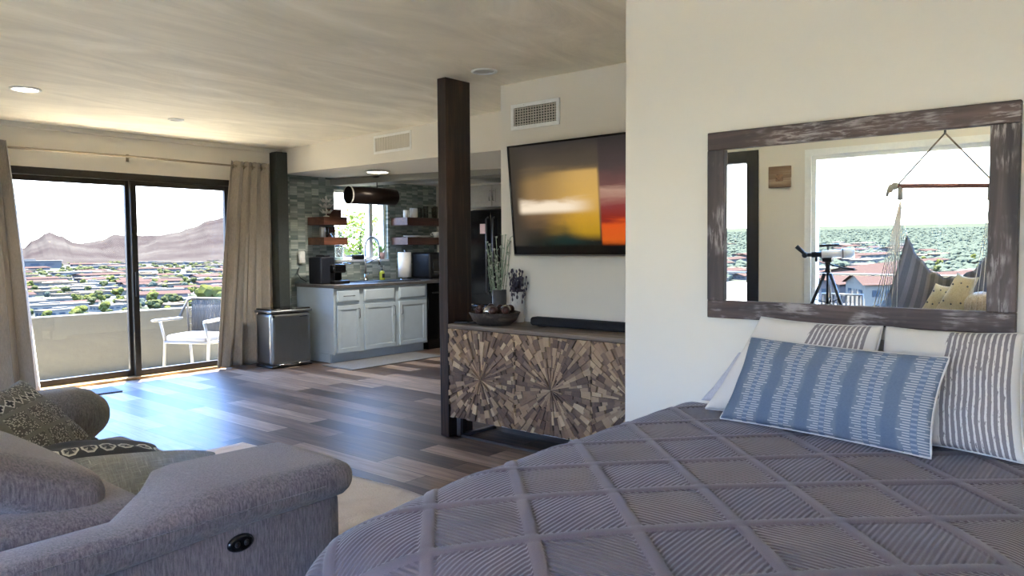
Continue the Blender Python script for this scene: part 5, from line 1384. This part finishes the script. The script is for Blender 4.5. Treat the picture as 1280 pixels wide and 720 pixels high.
hill('hill', 'tall brown mountain on the horizon seen through the right door panel', [(22.6, -0.3), (24.1, 0.55), (25.13, 0.98), (26.13, 1.15), (27.15, 1.5), (28.3, 2.0), (29.3, 2.2), (30.5, 2.25), (32.5, 1.5), (35.5, 0.7), (39, -0.3)], 5500, 1900)

# --- buildings
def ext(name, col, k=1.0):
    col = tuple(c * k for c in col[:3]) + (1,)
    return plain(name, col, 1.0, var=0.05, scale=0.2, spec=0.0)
MBW = {'white': ext('city_wall_white', g(250, 228, 200), 2.2), 'tan': ext('city_wall_tan', g(226, 196, 160), 2.2), 'pink': ext('city_wall_pink', g(226, 200, 186), 2.0),  # wall colours lifted to offset the shade on sides facing the house
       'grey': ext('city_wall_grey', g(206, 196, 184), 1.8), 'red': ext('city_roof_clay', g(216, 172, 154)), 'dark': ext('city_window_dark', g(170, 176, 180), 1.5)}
def house_mesh(wall, roof, gable):
    b = MB()
    b.box(-0.5, 0.5, -0.5, 0.5, 0, 0.72)
    if gable:
        b.poly([(-0.56, -0.56, 0.68), (0.56, -0.56, 0.68), (0.56, 0, 1.0), (-0.56, 0, 1.0)], 1); b.poly([(-0.56, 0.56, 0.68), (-0.56, 0, 1.0), (0.56, 0, 1.0), (0.56, 0.56, 0.68)], 1)
        b.poly([(-0.5, -0.5, 0.70), (-0.5, 0, 0.98), (-0.5, 0.5, 0.70)], 0); b.poly([(0.5, -0.5, 0.70), (0.5, 0.5, 0.70), (0.5, 0, 0.98)], 0)
    else:
        b.box(-0.53, 0.53, -0.53, 0.53, 0.72, 0.80, mi=1); b.box(-0.2, 0.1, -0.15, 0.2, 0.80, 0.95, mi=1)
    for sy in (-1, 1):
        for k in range(4): b.box(-0.42 + 0.22 * k, -0.28 + 0.22 * k, sy * 0.505 - 0.004, sy * 0.505 + 0.004, 0.3, 0.5, mi=2)
    for sx in (-1, 1):
        for k in range(3): b.box(sx * 0.505 - 0.004, sx * 0.505 + 0.004, -0.36 + 0.28 * k, -0.20 + 0.28 * k, 0.3, 0.5, mi=2)
    bmesh.ops.recalc_face_normals(b.bm, faces=b.bm.faces[:])
    me = bpy.data.meshes.new('city_building'); b.bm.to_mesh(me); b.bm.free()
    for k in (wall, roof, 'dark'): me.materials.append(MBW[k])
    return me
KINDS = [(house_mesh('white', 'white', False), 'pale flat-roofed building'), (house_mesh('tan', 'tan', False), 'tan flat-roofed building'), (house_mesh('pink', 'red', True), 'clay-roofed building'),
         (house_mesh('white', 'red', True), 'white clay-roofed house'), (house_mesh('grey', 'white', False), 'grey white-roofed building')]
def put(me, name, label, cat, group, az, dist, sx, sy, sz, rz, base=None):
    o = bpy.data.objects.new(name, me); COL.objects.link(o)
    z = (terrain_z(dist) - 1.4) if base is None else base
    o.location = (dist * math.sin(math.radians(az)), dist * math.cos(math.radians(az)), z)
    o.scale = (sx, sy, sz); o.rotation_euler = (0, 0, rz)
    return tag(o, label, cat, group)
rnd = random.Random(21)
TAKEN = []
def free(a, d, r):
    x, y = d * math.sin(math.radians(a)), d * math.cos(math.radians(a))
    if any((x - p) ** 2 + (y - q) ** 2 < (r + w_) ** 2 for p, q, w_ in TAKEN): return False
    TAKEN.append((x, y, r)); return True
def city(n, az0, az1, where, dmin, dmax, weights):
    for i in range(n):
        t = i / n; d = dmin * (dmax / dmin) ** (t ** 0.9) * rnd.uniform(0.92, 1.08); a = rnd.uniform(az0, az1)
        k = rnd.choices(range(5), weights)[0]; me, lb = KINDS[k]
        big = rnd.uniform(0.7, 1.5) * (1 + d / 2600); lx = 24 * big * rnd.uniform(0.8, 1.9)
        for _ in range(60):
            if free(a, d, lx * 0.56): break
            a = rnd.uniform(az0, az1); d *= rnd.uniform(0.96, 1.05)
        else: continue
        put(me, 'city_building', '%s in the city %s' % (lb, where), 'building', '%s %s' % (lb, where), a, d, lx, 15 * big, rnd.uniform(6, 9) * (1 + d / 5000), math.radians(rnd.uniform(-25, 25)))
for a_, d_, r_ in ((17.5, 3100, 105), (25.0, 1050, 52), (-73.0, 240, 18), (-75.6, 215, 10), (-75.0, 300, 24), (-80.6, 240, 16), (28.7, 690, 16), (-77.0, 230, 3), (-75.9, 255, 3), (-80.1, 215, 3)): free(a_, d_, r_)
# larger buildings that stand out
put(KINDS[4][0], 'office_building', 'long blue-grey office block at the foot of the left hill', 'building', None, 17.5, 3100, 190, 60, 34, -0.3)
put(KINDS[2][0], 'warehouse', 'long clay-red roofed building left of the balcony chair', 'building', None, 25.0, 1050, 62, 26, 11, -0.35)
put(KINDS[2][0], 'hillside_house', 'low clay-roofed house just beyond the terrace railing left of the gabled house, in the mirror', 'building', None, -73.0, 240, 30, 18, 8, 0.3, -20.5)
put(KINDS[3][0], 'hillside_house', 'white gabled house beyond the terrace, behind the hammock cords in the mirror', 'building', None, -75.6, 215, 15, 12, 8.0, 0.9, -19.5)
put(KINDS[2][0], 'hillside_house', 'wide clay-roofed house farther down the slope, above the gabled house in the mirror', 'building', None, -75.0, 300, 40, 22, 10, 0.15, -23.0)
put(KINDS[3][0], 'hillside_house', 'white house low on the slope at the right of the mirror', 'building', None, -80.6, 240, 26, 18, 9, 0.4, -21.0)

city(110, 15.5, 31.5, 'beyond the balcony', 760, 3900, (5, 4, 3, 2, 1))
city(64, -85, -64, 'reflected in the mirror', 640, 2600, (4, 3, 4, 3, 2))
# --- trees
def tree_mats():
    out = []
    for nm, a, c in (('tree_bright', g(206, 206, 96), g(240, 238, 140)), ('tree_mid', g(182, 186, 112), g(222, 220, 150)), ('tree_hazed', g(186, 198, 164), g(216, 222, 194))):  # distance haze put into the last tree colour, paler and greyed
        m, nt, b = material(nm)
        nz = nt.noise(nt.obj(), 3.0, 4, 0.7)
        nt.set(b.inputs['Base Color'], nt.ramp(nz.outputs[0], [(0.35, a), (0.65, c)])); b.inputs['Roughness'].default_value = 1.0; b.inputs['Specular IOR Level'].default_value = 0
        out.append(m)
    return out
TM = tree_mats(); M_trunk = ext('tree_trunk_bark', g(120, 100, 84))
def tree_meshes(mat, seed):
    r_ = random.Random(seed)
    b = MB()
    for k in range(9):
        a = r_.uniform(0, 6.28); q = r_.uniform(0, 0.34); z = r_.uniform(0.4, 0.85); s_ = r_.uniform(0.16, 0.27)
        rr = bmesh.ops.create_icosphere(b.bm, subdivisions=2, radius=1.0)
        for v in rr['verts']:
            j = 1 + r_.uniform(-0.22, 0.22)
            v.co = Vector((q * math.cos(a), q * math.sin(a), z)) + v.co * s_ * j
            for f in v.link_faces: f.smooth = False
    crown = bpy.data.meshes.new('crown'); b.bm.to_mesh(crown); b.bm.free(); crown.materials.append(mat)
    b = MB().tube([(0, 0, -0.1), (0.01, 0, 0.35), (0.0, 0.02, 0.6)], [0.05, 0.035, 0.02], 7)
    trunk = bpy.data.meshes.new('trunk'); b.bm.to_mesh(trunk); b.bm.free(); trunk.materials.append(M_trunk)
    return crown, trunk
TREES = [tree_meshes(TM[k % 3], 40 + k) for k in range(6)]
TN = ['bright yellow-green tree', 'mid green tree', 'dull green tree']
def tree(k, az, dist, h, label, group, base=None):
    crown, trunk = TREES[k]
    o = bpy.data.objects.new('city_tree', None); COL.objects.link(o)
    z = (terrain_z(dist) - 1.2) if base is None else base
    o.location = (dist * math.sin(math.radians(az)), dist * math.cos(math.radians(az)), z)
    o.scale = (h * rnd.uniform(1.0, 1.3), h * rnd.uniform(1.0, 1.3), h); o.rotation_euler = (0, 0, rnd.uniform(0, 6))
    tag(o, label, 'tree', group)
    for nm, me in (('crown', crown), ('trunk', trunk)):
        c = bpy.data.objects.new(nm, me); COL.objects.link(c); c.parent = o
    return o
def spot(a0, a1, d, r):
    for _ in range(80):
        a = rnd.uniform(a0, a1)
        if free(a, d, r): return a
    return a
for i in range(95):
    t = i / 95; k = rnd.choices(range(6), (5, 3, 1, 5, 3, 1))[0]; d = 700 * (1700 / 700) ** (t ** 0.8) * rnd.uniform(0.95, 1.05)
    tree(k, spot(15.5, 31.5, d, 8), d, rnd.uniform(8, 14), TN[k % 3] + ' among the houses beyond the balcony', TN[k % 3] + 's beyond the balcony')
for i in range(46):
    t = i / 46; k = rnd.choices(range(6), (2, 3, 3, 2, 3, 3))[0]; d = 430 * (1500 / 430) ** t
    tree(k, spot(-84, -64, d, 8), d, rnd.uniform(8, 13), TN[k % 3] + ' among the houses reflected in the mirror', TN[k % 3] + 's reflected in the mirror')
for i, (a, d) in enumerate(((-78.0, 62), (-74.9, 64), (-71.8, 60), (-81.5, 66), (-67.6, 70), (-65.2, 75))):
    tree(0 if i % 2 == 0 else 3, a, d, 5.0, 'bright yellow-green bush just below the terrace, seen in the mirror', 'bright bushes below the terrace', -11.4 if i != 4 else -11)
tree(0, 28.7, 690, 26, 'tall bright tree above the parapet beside the right curtain', None, -56)
# distant woodland and garden trees nobody could count
def wood(name, label, n, az0, az1, d0, d1, mat, seed):
    r_ = random.Random(seed); VV, FF = [], []
    tb = bmesh.new(); bmesh.ops.create_icosphere(tb, subdivisions=1, radius=1.0); tb.verts.index_update()
    tv_ = [v.co.copy() for v in tb.verts]; tf_ = [[v.index for v in f.verts] for f in tb.faces]; tb.free()
    for i in range(n):
        t = r_.random(); d = d0 * (d1 / d0) ** (t ** 0.8); a = math.radians(r_.uniform(az0, az1)); s_ = r_.uniform(3.2, 6.0) * (1 + d / 6500)
        x_, y_ = d * math.sin(a), d * math.cos(a)
        if d < 4200 and any((x_ - p) ** 2 + (y_ - q) ** 2 < (w_ + s_ * 1.3) ** 2 for p, q, w_ in TAKEN): continue
        c = Vector((d * math.sin(a), d * math.cos(a), terrain_z(d) + s_ * 0.35))
        base_i = len(VV)
        for q in tv_: VV.append(c + Vector((q.x * s_ * r_.uniform(0.8, 1.5), q.y * s_ * r_.uniform(0.8, 1.4), q.z * s_ * 0.75 * r_.uniform(0.8, 1.2))))
        FF.extend([[k + base_i for k in f] for f in tf_])
    me = bpy.data.meshes.new(name); me.from_pydata(VV, [], FF); me.materials.append(mat)
    o = bpy.data.objects.new(name, me); COL.objects.link(o)
    o['kind'] = 'stuff'; return tag(o, label, 'trees')
wood('distant_foliage', 'mass of distant garden trees across the city beyond the balcony', 1100, 15, 32, 760, 5200, TM[1], 5)
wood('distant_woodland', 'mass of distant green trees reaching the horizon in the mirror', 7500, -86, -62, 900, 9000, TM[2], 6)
# two palms in the mirror
def palm(az, d, h, label):
    base = terrain_z(d) - 1.2
    o = thing('palm_tree', label, 'palm tree', (d * math.sin(math.radians(az)), d * math.cos(math.radians(az)), base), rnd.uniform(0, 3), 'palms reflected in the mirror')
    MB().tube([(0, 0, 0), (0.15, 0.05, h * 0.5), (0.1, 0.0, h)], [0.35, 0.26, 0.2], 8).build('trunk', M_trunk, o)
    b = MB(); r_ = random.Random(int(d))
    for k in range(22):
        a = r_.uniform(0, 6.28); el = r_.uniform(-0.5, 1.1); Lf = r_.uniform(2.0, 2.9)
        dd = Vector((math.cos(a) * math.cos(el), math.sin(a) * math.cos(el), math.sin(el))); q = Vector((-math.sin(a), math.cos(a), 0))
        p = Vector((0.1, 0, h)); P = [p + dd * Lf * t - Vector((0, 0, 1.3 * t * t)) for t in (0, 0.35, 0.7, 1.0)]
        for (s0, s1, w0, w1) in ((0, 1, 0.1, 0.42), (1, 2, 0.42, 0.36), (2, 3, 0.36, 0.03)):
            b.poly([P[s0] - q * w0, P[s1] - q * w1, P[s1] + q * w1, P[s0] + q * w0])
    b.build('fronds', TM[0], o, solid=0.02)
palm(-77.0, 230, 13.0, 'leaning palm left of the hammock sling, seen in the mirror'); palm(-75.9, 255, 12.0, 'second palm close behind the first, seen in the mirror'); palm(-80.1, 215, 12.5, 'palm between the hammock sling and the right mirror frame')

# --- leafy tree right outside the kitchen window
kt = thing('garden_tree', 'sunlit yellow-green leafy tree right outside the kitchen window', 'tree', (8.15, 10.2, -1.2))
MB().tube([(0, 0, -2.5), (0.05, 0, 0.8), (-0.03, 0.02, 1.8), (0.02, 0, 2.8)], [0.08, 0.06, 0.045, 0.015], 8).tube([(0.0, 0, 1.2), (-0.3, 0.1, 2.0)], [0.03, 0.01], 6).tube([(0.0, 0, 1.5), (0.3, -0.1, 2.3)], [0.03, 0.01], 6).build('trunk', M_trunk, kt)
r_ = random.Random(12); b = MB()
for i in range(2600):
    z = r_.uniform(0.9, 3.15); rad = 0.48 * (1 - ((z - 1.7) / 1.7) ** 2 * 0.75) * r_.random() ** 0.5 * (1 + 0.3 * math.sin(z * 7))
    a = r_.uniform(0, 6.28); c = Vector((rad * math.cos(a), rad * math.sin(a), z))
    d1_ = Vector((r_.uniform(-1, 1), r_.uniform(-1, 1), r_.uniform(-0.9, 0.5))).normalized(); e1 = d1_.cross(Vector((r_.uniform(-1, 1), r_.uniform(-1, 1), r_.uniform(-1, 1)))).normalized()
    s_ = r_.uniform(0.03, 0.055)
    b.poly([c, c + d1_ * s_ + e1 * s_ * 0.42, c + d1_ * s_ * 2, c + d1_ * s_ - e1 * s_ * 0.42])
m_, nt, pb = material('sunlit_leaf')
nz = nt.noise(nt.obj(), 6.0, 3, 0.7)
cl_ = nt.ramp(nz.outputs[0], [(0.3, (0.05, 0.085, 0.008, 1)), (0.6, (0.125, 0.155, 0.014, 1))])
nt.set(pb.inputs['Base Color'], cl_); pb.inputs['Roughness'].default_value = 0.7
tl = nt.n('ShaderNodeBsdfTranslucent', None, Color=cl_); out = [n for n in m_.node_tree.nodes if n.type == 'OUTPUT_MATERIAL'][0]
mx = nt.n('ShaderNodeMixShader', None, i0=0.45, i1=pb.outputs[0], i2=tl.outputs[0]); nt.t.links.new(mx.outputs[0], out.inputs[0])
b.build('foliage', m_, kt, recalc=False)

# ------------------------------------------------------------------ sky, sun
W = bpy.data.worlds.new('sky'); S.world = W; W.use_nodes = True
nt = NT(W.node_tree); bg = W.node_tree.nodes['Background']
gx, gy, gz = nt.sep(W.node_tree.nodes.new('ShaderNodeTexCoord').outputs['Generated'])
SKYW = 7.6
nt.set(bg.inputs['Color'], nt.ramp(nt.m('MULTIPLY', nt.m('ADD', gz, 0.1), 1 / 1.1), [(0.0, (0.2, 0.18, 0.15, 1)), (0.085, (0.40, 0.38, 0.36, 1)), (0.10, (0.48, 0.475, 0.46, 1)), (0.17, (0.40, 0.45, 0.54, 1)), (0.24, (0.25, 0.44, 0.92, 1)), (0.36, (0.27, 0.52, 1.15, 1)), (0.6, (0.32, 0.66, 1.45, 1)), (1.0, (0.26, 0.54, 1.3, 1))]))
bg.inputs['Strength'].default_value = SKYW
sl = bpy.data.lights.new('sun', 'SUN'); sl.energy = 36.0; sl.angle = math.radians(0.53); sl.color = (1.0, 0.93, 0.82)
so = bpy.data.objects.new('sun', sl); COL.objects.link(so)
so.rotation_euler = Vector((-0.12, -0.19, -1.0)).to_track_quat('-Z', 'Y').to_euler(); so.location = (0, 10, 30)

# ------------------------------------------------------------------ camera
cam = bpy.data.cameras.new('camera'); co = bpy.data.objects.new('camera', cam); COL.objects.link(co); S.camera = co
f_px, yaw, pitch, roll = 950.738, math.radians(49.88944), math.radians(-3.06406), math.radians(0.3452)
cam.sensor_width = 36.0; cam.sensor_fit = 'HORIZONTAL'; cam.lens = f_px / 1280 * 36.0; cam.clip_start = 0.05; cam.clip_end = 60000
fw = Vector((math.sin(yaw) * math.cos(pitch), math.cos(yaw) * math.cos(pitch), math.sin(pitch)))
rt = fw.cross(Vector((0, 0, 1))).normalized(); dn = fw.cross(rt)
c_, s_ = math.cos(roll), math.sin(roll)
r2 = rt * c_ + dn * s_; d2 = rt * -s_ + dn * c_
M = Matrix((r2, -d2, -fw)).transposed().to_4x4(); M.translation = Vector((0, 0, 1.33)); co.matrix_world = M

vs_ = S.view_settings; vs_.view_transform = 'Standard'; vs_.look = 'None'; vs_.gamma = 1.0; vs_.use_curve_mapping = False
vs_.exposure = 1.5
S.cycles.max_bounces = 10; S.cycles.diffuse_bounces = 6; S.cycles.glossy_bounces = 5; S.cycles.transparent_max_bounces = 16
S.cycles.sample_clamp_indirect = 8.0
